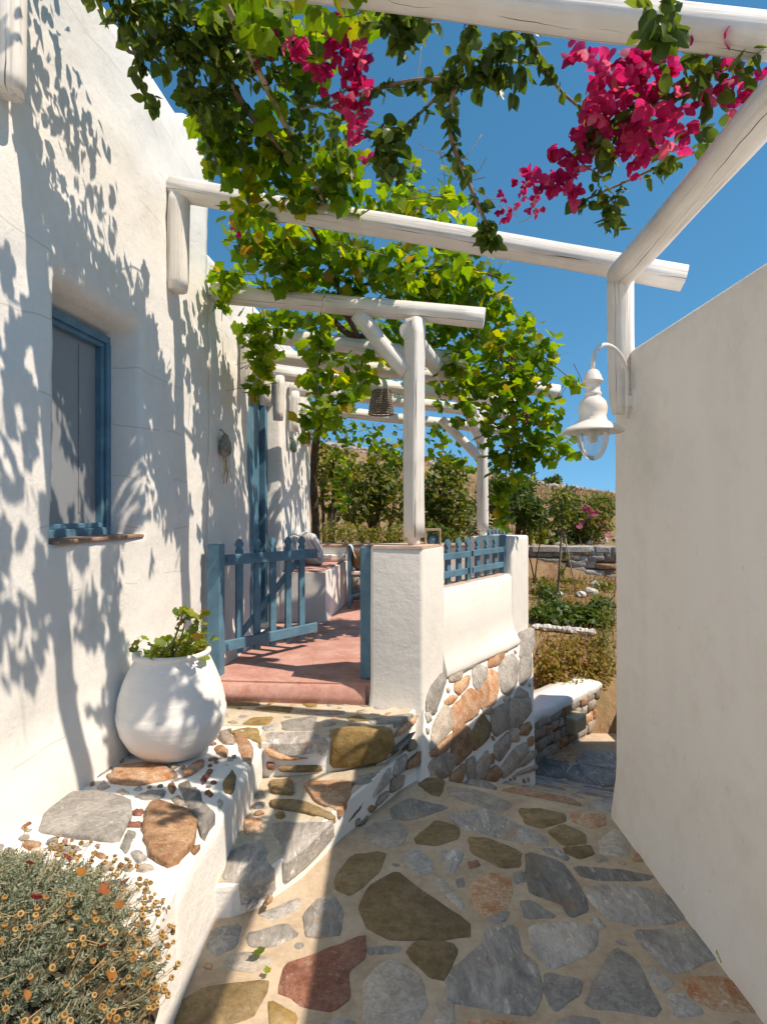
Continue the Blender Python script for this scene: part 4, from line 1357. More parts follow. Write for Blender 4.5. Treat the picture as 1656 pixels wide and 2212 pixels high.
for i in range(13):
    t = i / 12
    for j in range(7):
        u = j / 6
        s = t * 2 - 1
        z = 1.212 - 0.20 * max(0, abs(s) - 0.22) - 0.02 * math.sin(u * 9 + t * 3) * abs(s)
        vs.append((cx0 + s * 0.055 + (0.02 if s > 0 else -0.02) * abs(s), cy0 - 0.04 + u * 0.34, z))
for i in range(12):
    for j in range(6): fs.append((i * 7 + j, (i + 1) * 7 + j, (i + 1) * 7 + j + 1, i * 7 + j + 1))
tag(link_mesh('throw', vs, fs, simple('white wool', (0.75, 0.73, 0.70), 0.95, 0.1), None, True), 'folded white throw hung over the back of the blue chair', 'throw')

# ------------------------------------------------------------------ pergolas
def log(name, p0, p1, r0, r1, parent, n=18, wob=0.10, bend=0.0, chamfer=0.0, mat=None, flatk=0.0, m=14):
    p0, p1 = Vector(p0), Vector(p1)
    d = p1 - p0
    Ln = d.length
    q = d.to_track_quat('Z', 'Y')
    sd_ = random.uniform(0, 100)
    vs, fs, sf = [], [], []
    for i in range(m + 1):
        t = i / m
        r = r0 + (r1 - r0) * t
        if chamfer and t == 1.0: r *= 1 - chamfer
        off = Vector((math.sin(t * 3.14) * bend, math.sin(t * 6.0 + sd_) * bend * 0.4, 0))
        for k in range(n):
            a = 2 * math.pi * k / n
            rr = r * (1 + wob * noise.noise(Vector((math.cos(a) * 1.3, math.sin(a) * 1.3, t * Ln * 2.2 + sd_))))
            rr *= 1 + (0.035 + flatk * 0.10) * math.cos(4 * (a - 0.4)) + 0.02 * math.cos(3 * a + sd_)
            vs.append((math.cos(a) * rr + off.x, math.sin(a) * rr + off.y, t * Ln))
    for i in range(m):
        for k in range(n):
            fs.append((i * n + k, i * n + (k + 1) % n, (i + 1) * n + (k + 1) % n, (i + 1) * n + k))
            sf.append(True)
    fs += [tuple(reversed(range(n))), tuple(m * n + k for k in range(n))]
    sf += [False, False]
    me = bpy.data.meshes.new(name)
    me.from_pydata(vs, [], fs)
    me.polygons.foreach_set('use_smooth', sf)
    me.materials.append(mat or M['wood'])
    o = bpy.data.objects.new(name, me)
    COL.objects.link(o)
    base_ = WLOC[parent.name] if parent else Vector()
    o.parent = parent
    o.rotation_euler = q.to_euler()
    o.location = p0 - base_
    WLOC[o.name] = p0
    return o


perg = thing('front_pergola', (0.0, 2.8, 2.2), 'weathered white log pergola spanning from house wall to the lamp wall', 'pergola')
A0 = Vector((wall_x(3.66) + 0.015, 3.66, 3.575))
A1 = at(1478, 599, 3.06)
log('beam', A0, A1, 0.064, 0.060, perg, bend=0.014, flatk=0.5)
C0 = Vector((wall_x(2.31) + 0.015, 2.31, 3.79))
C1 = at(1790, 90, 1.80)
log('beam', C0, C1, 0.062, 0.058, perg, bend=0.012, flatk=0.5)
L0 = at(1338, 594, 2.99)
L1 = Vector((1.155, 0.2, 2.93))
log('beam', L0, L1, 0.064, 0.068, perg, bend=0.012, flatk=0.5)
# wall brackets
bA = onwall(387, 430, 0.065)
log('bracket', bA + Vector((0, 0, 0.02)), onwall(384, 628, 0.065), 0.068, 0.066, perg, chamfer=0.12, m=10)
bC = onwall(20, -110, 0.06)
log('bracket', bC, onwall(18, 200, 0.06), 0.062, 0.060, perg, chamfer=0.12, m=10)
log('bracket', at(1339, 604, 3.0), at(1343, 893, 3.0), 0.063, 0.060, perg, chamfer=0.22, m=12)

terp = thing('terrace_pergola', (0.6, 5.8, 1.4), 'white log pergola with posts and braces over the rose terrace', 'pergola')
post1b, post1t = at(894, 1166, 4.03), at(896, 690, 4.05)
log('post', Vector((post1b.x, post1b.y, 1.372)), Vector((post1b.x, post1b.y, 1.46)), 0.042, 0.042, terp, m=3, mat=M['metal'])
log('post', Vector((post1b.x, post1b.y, 1.43)), post1t, 0.064, 0.062, terp, flatk=1.1, bend=0.006, wob=0.07)
p2b = at(1043, 1146, 6.85)
p2t = at(1040, 905, 6.85)
log('post', Vector((p2b.x, p2b.y, 1.32)), Vector((p2b.x, p2b.y, 1.40)), 0.042, 0.042, terp, m=3, mat=M['metal'])
log('post', Vector((p2b.x, p2b.y, 1.395)), p2t, 0.066, 0.062, terp, bend=0.004)
LB0, LB1 = post1t + Vector((-0.05, -0.1, -0.02)), p2t + Vector((0.08, 0.5, 0.02))
log('long_beam', LB0 + Vector((0, 0.06, -0.06)), LB1, 0.06, 0.06, terp, bend=0.006)
BEAMS = [(460, 631, 4.37, 1046, 686, 4.0), (520, 716, 4.95, 1010, 778, 4.95), (560, 764, 5.70, 1206, 846, 5.72), (590, 806, 6.30, 1110, 866, 6.6), (625, 840, 6.9, 1100, 895, 7.2), (655, 880, 7.45, 1100, 930, 7.7)]
for k, (xa, ya, Ya, xb, yb, Yb) in enumerate(BEAMS):
    a = onwall(xa, ya, 0.02)
    log('beam', a, at(xb, yb, Yb), 0.062 if k else 0.064, 0.062, terp, bend=0.006, n=14, flatk=0.4)
    if k: log('bracket', a + Vector((0.06, 0.0, -0.03)), a + Vector((0.05, 0, -0.46)), 0.055, 0.055, terp, n=10, m=5, chamfer=0.1)
log('brace', at(880, 806, 4.06), at(772, 680, 4.16), 0.058, 0.056, terp, n=12, m=8, bend=0.01)
log('brace', at(1032, 985, 6.83), at(952, 905, 6.75), 0.055, 0.052, terp, n=12, m=8)
log('brace', at(1036, 950, 6.8), at(1000, 862, 6.1), 0.055, 0.052, terp, n=12, m=8)

# cane lying across the pergola
log('cane_pole', at(452, 0, 2.50) + Vector((0, -0.25, 0.06)), at(703, 440, 3.42), 0.016, 0.014, None, n=8, m=10, mat=M['cane'], bend=0.01)
tag(bpy.data.objects['cane_pole'], 'thin bare cane pole laid across the front pergola', 'pole')

# stub pillar carrying the far post
mb = MB()
vs, fs = soft_prism([(p2b.x - 0.13, p2b.y - .12), (p2b.x + .10, p2b.y - .12), (p2b.x + .10, p2b.y + .12), (p2b.x - .13, p2b.y + .12)], 0.45, 1.325, 0.03, 0.0)
tag(link_mesh('stub_pillar', vs, fs, M['plaster2'], None, True), 'short white plastered pillar under the far pergola post', 'pillar')

# ------------------------------------------------------------------ blue gate, gate posts, railings
def picket(mb, p, z0, z1, w, t, d, up):
    """flat paling with a turned bead and a pointed tip"""
    n = d.cross(UP).normalized()
    prof = [(w / 2, z0), (w / 2, z1 - 0.085), (w * 0.34, z1 - 0.075), (w * 0.34, z1 - 0.062), (w * 0.58, z1 - 0.05), (w * 0.58, z1 - 0.036), (w * 0.36, z1 - 0.016), (0.004, z1)]
    L_ = [p + d * x + UP * z for x, z in prof]
    R_ = [p - d * x + UP * z for x, z in prof]
    vs = [q + n * t / 2 for q in L_ + R_] + [q - n * t / 2 for q in L_ + R_]
    m = len(prof)
    fs = []
    for i in range(m - 1):
        fs += [(i, i + 1, m + i + 1, m + i), (2 * m + i, 3 * m + i, 3 * m + i + 1, 2 * m + i + 1), (i, 2 * m + i, 2 * m + i + 1, i + 1), (m + i, m + i + 1, 3 * m + i + 1, 3 * m + i)]
    fs += [(0, m, 3 * m, 2 * m), (m - 1, 3 * m - 1, 4 * m - 1, 2 * m - 1)]
    mb.add(vs, fs)


def gpost(x, y, label, zt, w, z0=0.455):
    mb = MB()
    mb.frame((x, y, (z0 + zt) / 2), wdir, wnor, UP, w / 2, w / 2, (zt - z0) / 2, 0.008)
    return tag(mb.build('gate_post', M['blue']), label, 'gate post', 'blue gate posts')


gpost(-1.175, 4.22, 'blue square gate post against the house wall behind the pot', 1.375, 0.098, 0.33)
gpost(-0.118, 4.13, 'blue square gate post against the white pillar', 1.365, 0.075, 0.46)

gate = thing('garden_gate', (-1.12, 4.36, 0.5), 'open blue wooden picket gate swung in towards the terrace', 'gate')
G0, G1 = at(486, 1200, 4.37), at(682, 1200, 5.10)
G0.z = G1.z = 0
gd = (G1 - G0).normalized()
gn = gd.cross(UP).normalized()
for z in (1.25, 0.625):
    mb = MB()
    mb.bar(G0 + UP * z - gd * 0.02, G1 + UP * z + gd * 0.01, 0.078, 0.030, bev=0.004)
    rail = mb.build('rail', M['blue'], gate)
for px in (522, 560, 594, 627, 656):
    t = 0.0
    best = min(range(200), key=lambda i: abs(CX + F * (G0 + (G1 - G0) * (i / 199)).x / (G0 + (G1 - G0) * (i / 199)).y - px))
    p = G0 + (G1 - G0) * (best / 199) - gn * 0.028
    mb = MB()
    picket(mb, p, 0.545, 1.40, 0.058, 0.022, gd, UP)
    mb.build('paling', M['blue'], gate)
mb = MB()
mb.bar(G0 + gd * 0.16 - gn * 0.05 + UP * 0.66, G0 + gd * 0.80 - gn * 0.05 + UP * 1.22, 0.05, 0.020)
mb.build('brace', M['blue'], gate)
for z in (1.25, 0.625):
    mb = MB()
    mb.box(G0 + Vector((-0.03, -0.012, z - 0.02)), G0 + Vector((0.03, 0.012, z + 0.02)), 0.003)
    mb.build('hinge', M['blue'], gate)

rail_t = thing('parapet_railing', (0.9, 4.9, 1.06), 'blue picket railing in two leaves set on the white parapet', 'railing')
ra, rb_ = Q1 - pn * 0.075 + pd * 0.03, R1 - pn * 0.075 - pd * 0.06
Lr = (rb_ - ra).length
for z in (1.145, 1.275):
    for s0, s1 in ((0.0, 0.44), (0.47, 1.0)):
        mb = MB()
        mb.bar(ra + (rb_ - ra) * s0 + UP * z + pn * 0.016, ra + (rb_ - ra) * s1 + UP * z + pn * 0.016, 0.046, 0.028)
        mb.build('rail', M['blue'], rail_t)
for t in (0.02, 0.16, 0.315, 0.455, 0.61, 0.77, 0.92):
    mb = MB()
    picket(mb, ra + (rb_ - ra) * t - pn * 0.012, 1.068, 1.40, 0.058, 0.022, pd, UP)
    mb.build('paling', M['blue'], rail_t)
mb = MB()
mb.bar(rb_ + pd * 0.05 + UP * 1.067, rb_ + pd * 0.05 + UP * 1.40, 0.05, 0.05, up=pd)
mb.build('end_post', M['blue'], rail_t)
mb = MB()
mb.bar(ra + (rb_ - ra) * 0.40 + pn * 0.04 + UP * 1.25, ra + (rb_ - ra) * 0.40 + pn * 0.045 + UP * 1.10, 0.03, 0.012, up=pd)
mb.build('latch', M['blue'], rail_t)

fr = thing('far_railing', (1.5, 7.3, 1.2), 'small blue picket railing beyond the end pillar', 'railing')
fa, fb = at(1046, 1150, 7.0), at(1096, 1150, 7.6)
fa.z = fb.z = 0
fd = (fb - fa).normalized()
for z in (1.16, 1.27):
    mb = MB()
    mb.bar(fa + UP * z, fb + UP * z, 0.04, 0.026)
    mb.build('rail', M['blue'], fr)
for i in range(7):
    mb = MB()
    picket(mb, fa + (fb - fa) * (0.04 + i * 0.153), 1.06, 1.40, 0.055, 0.02, fd, UP)
    mb.build('paling', M['blue'], fr)
mb = MB()
mb.bar(fa + UP * 0.45 - fd * .03, fa + UP * 1.42 - fd * .03, 0.06, 0.06, up=fd)
mb.build('post', M['blue'], fr)

# small wooden bird box on the parapet pillar
bb = thing('wooden_box', at(930, 1176, 4.22), 'small brown wooden box on the pillar behind the pergola post', 'box')
c = at(934, 1165, 4.20)
mb = MB()
for d in ((-0.05, 0), (0.05, 0)):
    mb.box((c.x + d[0] - .006, c.y - .05, 1.378), (c.x + d[0] + .006, c.y + .05, 1.47))
mb.box((c.x - .056, c.y - .05, 1.471), (c.x + .056, c.y + .05, 1.483))
mb.build('box_shell', M['cane'], bb)
mb = MB()
mb.lathe((c.x, c.y, 1.379), [(0, 0), (.035, 0), (.04, .03), (.03, .06), (0, .065)], 14)
mb.build('blue_bowl', M['blue'], bb)

# ------------------------------------------------------------------ wall lamp
lamp = thing('wall_lamp', at(1374, 870, 2.88), 'white swan neck wall lamp with wide shade and clear glass', 'lamp')
lc = at(1280, 915, 2.62)
lx, ly = lc.x, lc.y
Zs = lambda y: H + (CY - y) / F * 2.62
plate = Vector((RX - 0.004, 2.905, H + (CY - 866) / F * 2.9))
mb = MB()
pts = []
for i in range(15):
    a = math.pi * i / 14
    cxm = (lx + plate.x - 0.035) / 2
    R_ = (plate.x - 0.035 - lx) / 2
    t = i / 14
    pts.append(Vector((cxm - R_ * math.cos(a), ly + (plate.y - ly) * (0.5 - 0.5 * math.cos(a)), Zs(785) + 0.115 * math.sin(a))))
pts = [Vector((lx, ly, Zs(803)))] + pts + [Vector((plate.x - 0.035, plate.y, plate.z + 0.1)), Vector((plate.x - 0.035, plate.y, plate.z - 0.085))]
mb.tube(pts, 0.0095, 10)
mb.build('arm', M['metal'], lamp)
mb = MB()
vs, fs = [], []
for i, (r, d) in enumerate([(0.0, -0.016), (0.03, -0.016), (0.045, -0.012), (0.05, -0.004), (0.05, 0.008)]):
    for k in range(20):
        a = 2 * math.pi * k / 20
        vs.append((plate.x + d, plate.y + math.cos(a) * r, plate.z + math.sin(a) * r * 1.35))
for i in range(4):
    for k in range(20): fs.append((i * 20 + k, (i + 1) * 20 + k, (i + 1) * 20 + (k + 1) % 20, i * 20 + (k + 1) % 20))
mb.add(vs, fs, True)
mb.frame((plate.x - 0.026, plate.y, plate.z), (1, 0, 0), (0, 1, 0), (0, 0, 1), 0.016, 0.016, 0.026, 0.004)
mb.build('wall_plate', M['metal'], lamp)
s = 2.62 / F
mb = MB()
mb.lathe((lx, ly, 0), [(0.0, Zs(798)), (9 * s, Zs(799)), (13 * s, Zs(803)), (15 * s, Zs(808)), (17 * s, Zs(810)), (19 * s, Zs(818)), (22 * s, Zs(822)), (22 * s, Zs(825)), (15 * s, Zs(828)), (15 * s, Zs(845)),
                       (18 * s, Zs(849)), (18 * s, Zs(853)), (15 * s, Zs(856)), (20 * s, Zs(860)), (27 * s, Zs(868)), (30 * s, Zs(878)), (30 * s, Zs(889)), (27 * s, Zs(900)), (29 * s, Zs(903)), (29 * s, Zs(907)), (31 * s, Zs(909)), (31 * s, Zs(914))], 28)
mb.build('housing', M['metal'], lamp)
mb = MB()
mb.lathe((lx, ly, 0), [(28 * s, Zs(908)), (36 * s, Zs(913)), (46 * s, Zs(919)), (56 * s, Zs(924)), (63 * s, Zs(929)), (65 * s, Zs(932)), (64 * s, Zs(934)), (54 * s, Zs(930)), (44 * s, Zs(926)), (35 * s, Zs(922)), (24 * s, Zs(920))], 36)
mb.build('shade', M['metal'], lamp)


def glass_mat():
    m, N, L, P = mat_new('clear lamp glass')
    lw_ = nd(N, 'ShaderNodeLayerWeight')
    lw_.inputs['Blend'].default_value = 0.35
    n = noise_tex(N, L, geo_pos(N), 30, 3)
    tr = nd(N, 'ShaderNodeBsdfTransparent')
    tr.inputs['Color'].default_value = (0.93, 0.95, 0.95, 1)
    gl = nd(N, 'ShaderNodeBsdfGlossy')
    gl.inputs['Roughness'].default_value = 0.06
    mx = nd(N, 'ShaderNodeMixShader')
    L.new(mth(N, L, 'ADD', mth(N, L, 'MULTIPLY', lw_.outputs['Fresnel'], 0.75), mth(N, L, 'MULTIPLY', n.outputs[0], 0.10)), mx.inputs[0])
    L.new(tr.outputs[0], mx.inputs[1])
    L.new(gl.outputs[0], mx.inputs[2])
    df = nd(N, 'ShaderNodeBsdfTranslucent')
    df.inputs['Color'].default_value = (0.8, 0.8, 0.76, 1)
    m2 = nd(N, 'ShaderNodeMixShader')
    m2.inputs[0].default_value = 0.12
    L.new(mx.outputs[0], m2.inputs[1])
    L.new(df.outputs[0], m2.inputs[2])
    L.new(m2.outputs[0], N['Material Output'].inputs['Surface'])
    return m


M['glass'] = glass_mat()
mb = MB()
gp = [(33, 924), (34, 935), (33, 948), (30, 962), (25, 976), (18, 987), (9, 993), (0, 995)]
mb.lathe((lx, ly, 0), [(a * s, Zs(b)) for a, b in gp] , 32)
mb.build('glass', M['glass'], lamp)
mb = MB()
mb.lathe((lx, ly, 0), [(0, Zs(915)), (8 * s, Zs(916)), (8 * s, Zs(930)), (9.5 * s, Zs(936)), (9.5 * s, Zs(950)), (6 * s, Zs(956)), (0, Zs(957))], 16)
mb.build('bulb', simple('opal bulb', (0.72, 0.68, 0.60), 0.4), lamp)

# ------------------------------------------------------------------ hanging wicker lamp shade
wk = thing('hanging_basket', at(823, 890, 6.2), 'grey wicker basket lampshade hanging under the terrace pergola', 'basket')
bc = at(823, 894, 6.2)
hb_ = 0.235
mb = MB()
for i in range(11):
    t = i / 10
    r = 0.125 - 0.035 * t
    ring = [Vector((bc.x + math.cos(a) * r * (1 + 0.03 * (-1) ** k), bc.y + math.sin(a) * r * (1 + 0.03 * (-1) ** k), bc.z + t * hb_)) for k, a in enumerate([2 * math.pi * q / 24 for q in range(25)])]
    mb.tube(ring, 0.0105, 5, cap=False)
mb.build('weave', M['wicker'], wk)
mb = MB()
for k in range(16):
    a = 2 * math.pi * k / 16
    mb.tube([Vector((bc.x + math.cos(a) * 0.13, bc.y + math.sin(a) * 0.13, bc.z - 0.01)), Vector((bc.x + math.cos(a) * 0.094, bc.y + math.sin(a) * 0.094, bc.z + hb_ + 0.01))], 0.005, 5)
mb.build('ribs', M['wicker'], wk)
mb = MB()
mb.tube([bc + UP * hb_ + Vector((-0.09, 0, 0)), bc + UP * (hb_ + 0.05), bc + UP * (hb_ + 0.16)], 0.004, 5)
mb.tube([bc + UP * hb_ + Vector((0.09, 0, 0)), bc + UP * (hb_ + 0.05)], 0.004, 5)
mb.build('cord', M['wicker'], wk)

# ------------------------------------------------------------------ ornaments on the house wall
og = onwall(486, 962, 0.05)
orn = thing('hanging_gourd', og, 'small dark grey gourd hung on the house wall left of the door', 'ornament')
mb = MB()
mb.lathe(og + Vector((0, 0, -0.085)), [(0, 0), (0.028, 0.004), (0.046, 0.03), (0.05, 0.065), (0.044, 0.10), (0.030, 0.135), (0.022, 0.16), (0.012, 0.172), (0, 0.175)], 18, 0.06)
mb.build('gourd', simple('grey clay', (0.27, 0.24, 0.21), 0.8, 0.2, 0.4, 25), orn)
mb = MB()
for k in range(7):
    a = random.uniform(-0.02, 0.02)
    mb.tube([og + Vector((a, a, -0.08)), og + Vector((a + .01, a + 0.02, -0.16 - k * 0.01)), og + Vector((a * 2, a + .03, -0.23 - random.uniform(0, .06)))], 0.003, 4)
mb.build('dry_tassel', M['drystem'], orn)
mb = MB()
mb.tube([og + Vector((0, 0, 0.085)), og + Vector((-0.03, 0, 0.12)), og + Vector((-0.05, 0, 0.11))], 0.004, 5)
mb.build('hook', M['darkwood'], orn)
og = onwall(634, 964, 0.045)
gl = thing('wall_sconce', og, 'small dark green glass sconce on the house wall right of the door', 'sconce')
mb = MB()
mb.lathe(og + Vector((0, 0, -0.07)), [(0, 0), (0.025, 0.004), (0.036, 0.04), (0.034, 0.09), (0.02, 0.125), (0.016, 0.14), (0, 0.14)], 16)
mb.build('sconce_glass', simple('dark green glass', (0.06, 0.10, 0.08), 0.15, 0.6), gl)
mb = MB()
mb.tube([og + Vector((0, 0, 0.06)), og + Vector((-0.02, 0, 0.09)), og + Vector((-0.045, 0, 0.09))], 0.006, 6)
mb.build('sconce_bracket', M['darkwood'], gl)

# ------------------------------------------------------------------ pot
pc = Vector((-1.09, 3.11, 0))
pc.z = ledge_z(pc.x, pc.y) + 0.0
pot = thing('clay_pot', pc, 'big white painted round clay pot standing on the stone ledge', 'pot')
mb = MB()
prof = [(0.0, 0.0), (0.12, 0.0), (0.165, 0.012), (0.215, 0.06), (0.255, 0.13), (0.272, 0.20), (0.272, 0.235), (0.268, 0.24), (0.266, 0.27), (0.258, 0.31), (0.240, 0.37), (0.220, 0.42), (0.200, 0.462), (0.186, 0.488), (0.180, 0.500),
        (0.186, 0.506), (0.192, 0.516), (0.190, 0.527), (0.182, 0.533), (0.170, 0.530), (0.160, 0.518), (0.158, 0.47)]
mb.lathe(pc, prof, 56, 0.012)
mb.build('pot_body', M['potplaster'], pot)
mb = MB()
mb.lathe(pc, [(0.0, 0.475), (0.08, 0.48), (0.165, 0.472)], 20)
mb.build('soil', M['soil'], pot)

# ------------------------------------------------------------------ low wall beside the stairs
lw = thing('low_rubble_wall', (1.95, 6.4, -1.05), 'low rubble stair wall with a thick white coping beside the stairs', 'wall')
W0, W1 = at(1146, 1550, 5.85), at(1291, 1480, 6.95)
W0.z = W1.z = 0
wd_ = (W1 - W0).normalized()
wn_ = Vector((wd_.y, -wd_.x, 0))
CAPZ = -0.36
mb = MB()
a, b = W0 - wd_ * 0.5, W1
mb.loft([a + UP * -1.4, b + UP * -1.4, b - wn_ * 0.36 + UP * -1.4, a - wn_ * 0.36 + UP * -1.4], [a + UP * (CAPZ - 0.06), b + UP * (CAPZ - 0.06), b - wn_ * 0.36 + UP * (CAPZ - 0.06), a - wn_ * 0.36 + UP * (CAPZ - 0.06)])
core = mb.build('wall_core', M['soil'], lw)
mb = MB()
vs, K = [], 12
sec = [(0.02, -0.10), (0.035, -0.06), (0.03, -0.02), (0.0, 0.0), (-0.20, 0.012), (-0.36, 0.0), (-0.38, -0.07)]
for i in range(K + 1):
    p = a + (b + wd_ * 0.03 - a) * (i / K)
    for d, z in sec:
        q = p + wn_ * (d + 0.012 * noise.noise(Vector((i * 1.7, d * 9, 1))))
        vs.append((q.x, q.y, CAPZ + z + 0.014 * noise.noise(Vector((i * 1.1, 2, d * 6)))))
m_ = len(sec)
fs = [(i * m_ + k, (i + 1) * m_ + k, (i + 1) * m_ + k + 1, i * m_ + k + 1) for i in range(K) for k in range(m_ - 1)] + [tuple(K * m_ + k for k in range(m_))]
link_mesh('coping', vs, fs, M['wmortar'], lw, True)


def rubble(p0, p1, n, z0, z1, rows, wmin, wmax, kinds, parent, up=0.02, ztop=None, gap=0.012, vj=0.12):
    d = (p1 - p0).normalized()
    Lw = (p1 - p0).length
    for r in range(rows):
        u = -random.uniform(0, wmax * 0.4)
        while u < Lw:
            w = random.uniform(wmin, wmax)
            t = max(0, min(1, (u + w / 2) / Lw))
            za = z0 + (z1 - z0) * r / rows
            zb = z0 + (z1 - z0) * (r + 1) / rows
            if ztop: k = ztop(t); za, zb = z0 + (za - z0) * k, z0 + (zb - z0) * k
            dv = random.uniform(-vj, vj) * (zb - za)
            za, zb = za + dv - vj * 0.15 * (zb - za), zb + dv + vj * random.uniform(-0.6, 0.6) * (zb - za)
            a, b = p0 + d * max(0, u), p0 + d * min(Lw, u + w - gap)
            if (b - a).length > wmin * 0.4:
                j = lambda: random.uniform(-0.2, 0.2) * (zb - za)
                P = [a + UP * (za + gap / 2), b + UP * (za + gap / 2 + j() * .4), b + UP * (zb - gap / 2 + j() * .4), (a + b) / 2 + UP * (zb - gap / 2 + j() * .3), a + UP * (zb - gap / 2 + j() * .4)]
                stone(P, n, M[random.choice(kinds)], parent, up=up * random.uniform(0.5, 1.5), down=0.05, bev=0.016, jit=0.07, tilt=0.06, dome=0.05)
            u += w


rubble(W0 - wd_ * 0.1, W1, wn_, -1.10, CAPZ - 0.07, 6, 0.13, 0.27, ['dgrey', 'lgrey', 'grey', 'purple', 'brown', 'orange', 'purple'], lw, 0.025)
endn = wd_
rubble(W1 - wn_ * 0.34, W1 - wn_ * 0.01, endn, -1.10, CAPZ - 0.07, 6, 0.13, 0.2, ['dgrey', 'lgrey', 'purple', 'brown'], lw, 0.02)
# lower continuation of that wall to the right
lw2 = thing('rubble_return_wall', (3.0, 7.4, -1.05), 'lower rubble wall piece right of the coped stair wall', 'wall')
V0, V1 = Vector((2.46, 7.28, 0)), Vector((3.9, 7.1, 0))
mb = MB()
mb.loft([V0 + UP * -1.4, V1 + UP * -1.4, V1 + Vector((0, .35, -1.4)), V0 + Vector((0, .35, -1.4))], [V0 + UP * -0.78, V1 + UP * -0.78, V1 + Vector((0, .35, -.78)), V0 + Vector((0, .35, -.78))])
mb.build('wall_core', M['soil'], lw2)
rubble(V0, V1, Vector((-0.12, -1, 0)).normalized(), -1.12, -0.80, 2, 0.14, 0.26, ['lgrey', 'orange', 'grey', 'purple'], lw2, 0.025)
mb = MB()
mb.frame((V0 + V1) / 2 + Vector((0.02, 0.16, -0.74)), V1 - V0, (0.12, 1, 0), (0, 0, 1), 0.74, 0.19, 0.035, 0.02)
mb.build('coping', M['wmortar'], lw2)
# beige junction box on the low wall
jp = at(1238, 1561, 6.42)
jb = thing('junction_box', jp, 'beige plastic junction box fixed to the low rubble wall', 'box')
mb = MB()
jc = W0 + wd_ * (jp - W0).dot(wd_) + wn_ * 0.07
mb.frame((jc.x, jc.y, jp.z), wd_, wn_, UP, 0.135, 0.055, 0.085, 0.014)
mb.build('box_cover', simple('beige plastic', (0.40, 0.35, 0.24), 0.5, 0.4, 0.06), jb)
mb = MB()
mb.frame(Vector((jc.x, jc.y, jp.z)) - wn_ * 0.045, wd_, wn_, UP, 0.142, 0.012, 0.092, 0.004)
mb.build('back_plate', bpy.data.materials['beige plastic'], jb)

# ------------------------------------------------------------------ dry stone terrace wall in the garden
dw = thing('dry_stone_wall', (5.0, 13.7, 0), 'long brown dry stone wall across the garden behind the sapling', 'wall')
D0, D1 = Vector((2.0, 13.75, 0)), Vector((8.2, 13.0, 0))
dn = Vector((-(D1 - D0).y, (D1 - D0).x, 0)).normalized()
if dn.y > 0: dn = -dn
mb = MB()
q = [D0, D1, D1 - dn * 0.5, D0 - dn * 0.5]
mb.loft([p + UP * -0.5 for p in q], [p + UP * 0.79 for p in q])
mb.build('wall_core', M['soil'], dw)
rubble(D0, D1, dn, 0.05, 0.76, 5, 0.16, 0.50, ['brown', 'lgrey', 'purple', 'cream', 'purple', 'lgrey', 'olive'], dw, 0.05, gap=0.015, vj=0.4)
u = 0
while u < 6.0:
    w = random.uniform(0.35, 0.8)
    p = D0 + (D1 - D0).normalized() * u
    e = (D1 - D0).normalized()
    P = [p + UP * 0.80 + dn * 0.06, p + e * (w - .02) + UP * 0.80 + dn * 0.06, p + e * (w - .02) - dn * 0.4 + UP * 0.80, p - dn * 0.4 + UP * 0.80]
    stone(P, UP, M[random.choice(['lgrey', 'purple', 'purple'])], dw, up=0.03, down=0.09, bev=0.02, jit=0.05, name='cap_stone')
    u += w

# ================================================================== PLANTS
def fan_leaf(outline, cup=0.0, fold=0.0, wave=0.0):
    """leaf lying along +Y, face up: rib vertices + outline fan"""
    vs = [(0, 0.42, cup)]
    for i, (x, y) in enumerate(outline):
        vs.append((x, y, -fold * abs(x) + wave * (1 if i % 2 else -1)))
    n = len(outline)
    return vs, [(0, 1 + i, 1 + (i + 1) % n) for i in range(n)]


def polar(pairs):
    return [(r * math.sin(math.radians(a)), 0.40 + r * math.cos(math.radians(a))) for a, r in pairs]


def vine_leaf(seed, cup, fold):
    rg = random.Random(seed)
    key = [(0, .66), (22, .50), (36, .46), (66, .60), (88, .48), (100, .45), (124, .52), (150, .46), (172, .30), (180, .12)]
    pr = []
    for k in range(27):
        a = -180 + 360 * (k + 0.5) / 27
        r = float(np.interp(abs(a), [q[0] for q in key], [q[1] for q in key]))
        pr.append((a, r * (1 + (0.055 if k % 2 else -0.05) + rg.uniform(-.03, .03))))
    vs, fs = fan_leaf(polar(pr), cup, fold, 0.0)
    vs = [(x, y, z + 0.05 * math.sin(y * 5 + seed) * x + 0.10 * (y - 0.4) ** 2 * (1 if seed % 2 else -1)) for x, y, z in vs]
    return vs, fs


VINE_T = [vine_leaf(1, 0.03, 0.22), vine_leaf(2, -0.05, -0.2), vine_leaf(3, 0.05, 0.1), vine_leaf(4, -0.02, -0.3)]
OV = [(0, 0), (.17, .10), (.29, .28), (.30, .48), (.21, .70), (.09, .88), (0, 1.0), (-.09, .88), (-.21, .70), (-.30, .48), (-.29, .28), (-.17, .10)]
BOUG_T = [fan_leaf(OV, -0.03, -0.35, 0.0), fan_leaf([(x * 1.1, y) for x, y in OV], -0.06, -0.15, 0.015)]


def flower_template(seed):
    random.seed(seed)
    vs, fs = [], []
    for k in range(3):
        a = 2 * math.pi * k / 3 + random.uniform(-.2, .2)
        tl = random.uniform(0.5, 1.0)
        o = [(0, 0.02), (.22, .14), (.36, .38), (.34, .62), (.18, .86), (0, 1.0), (-.18, .86), (-.34, .62), (-.36, .38), (-.22, .14)]
        v, f = fan_leaf(o, -0.08, -0.28, 0.03)
        Mx = Matrix.Rotation(a, 3, 'Z') @ Matrix.Rotation(tl, 3, 'X')
        b = len(vs)
        vs += [tuple(Mx @ Vector(p)) for p in v]
        fs += [tuple(i + b for i in q) for q in f]
    random.seed(seed + 100)
    return vs, fs


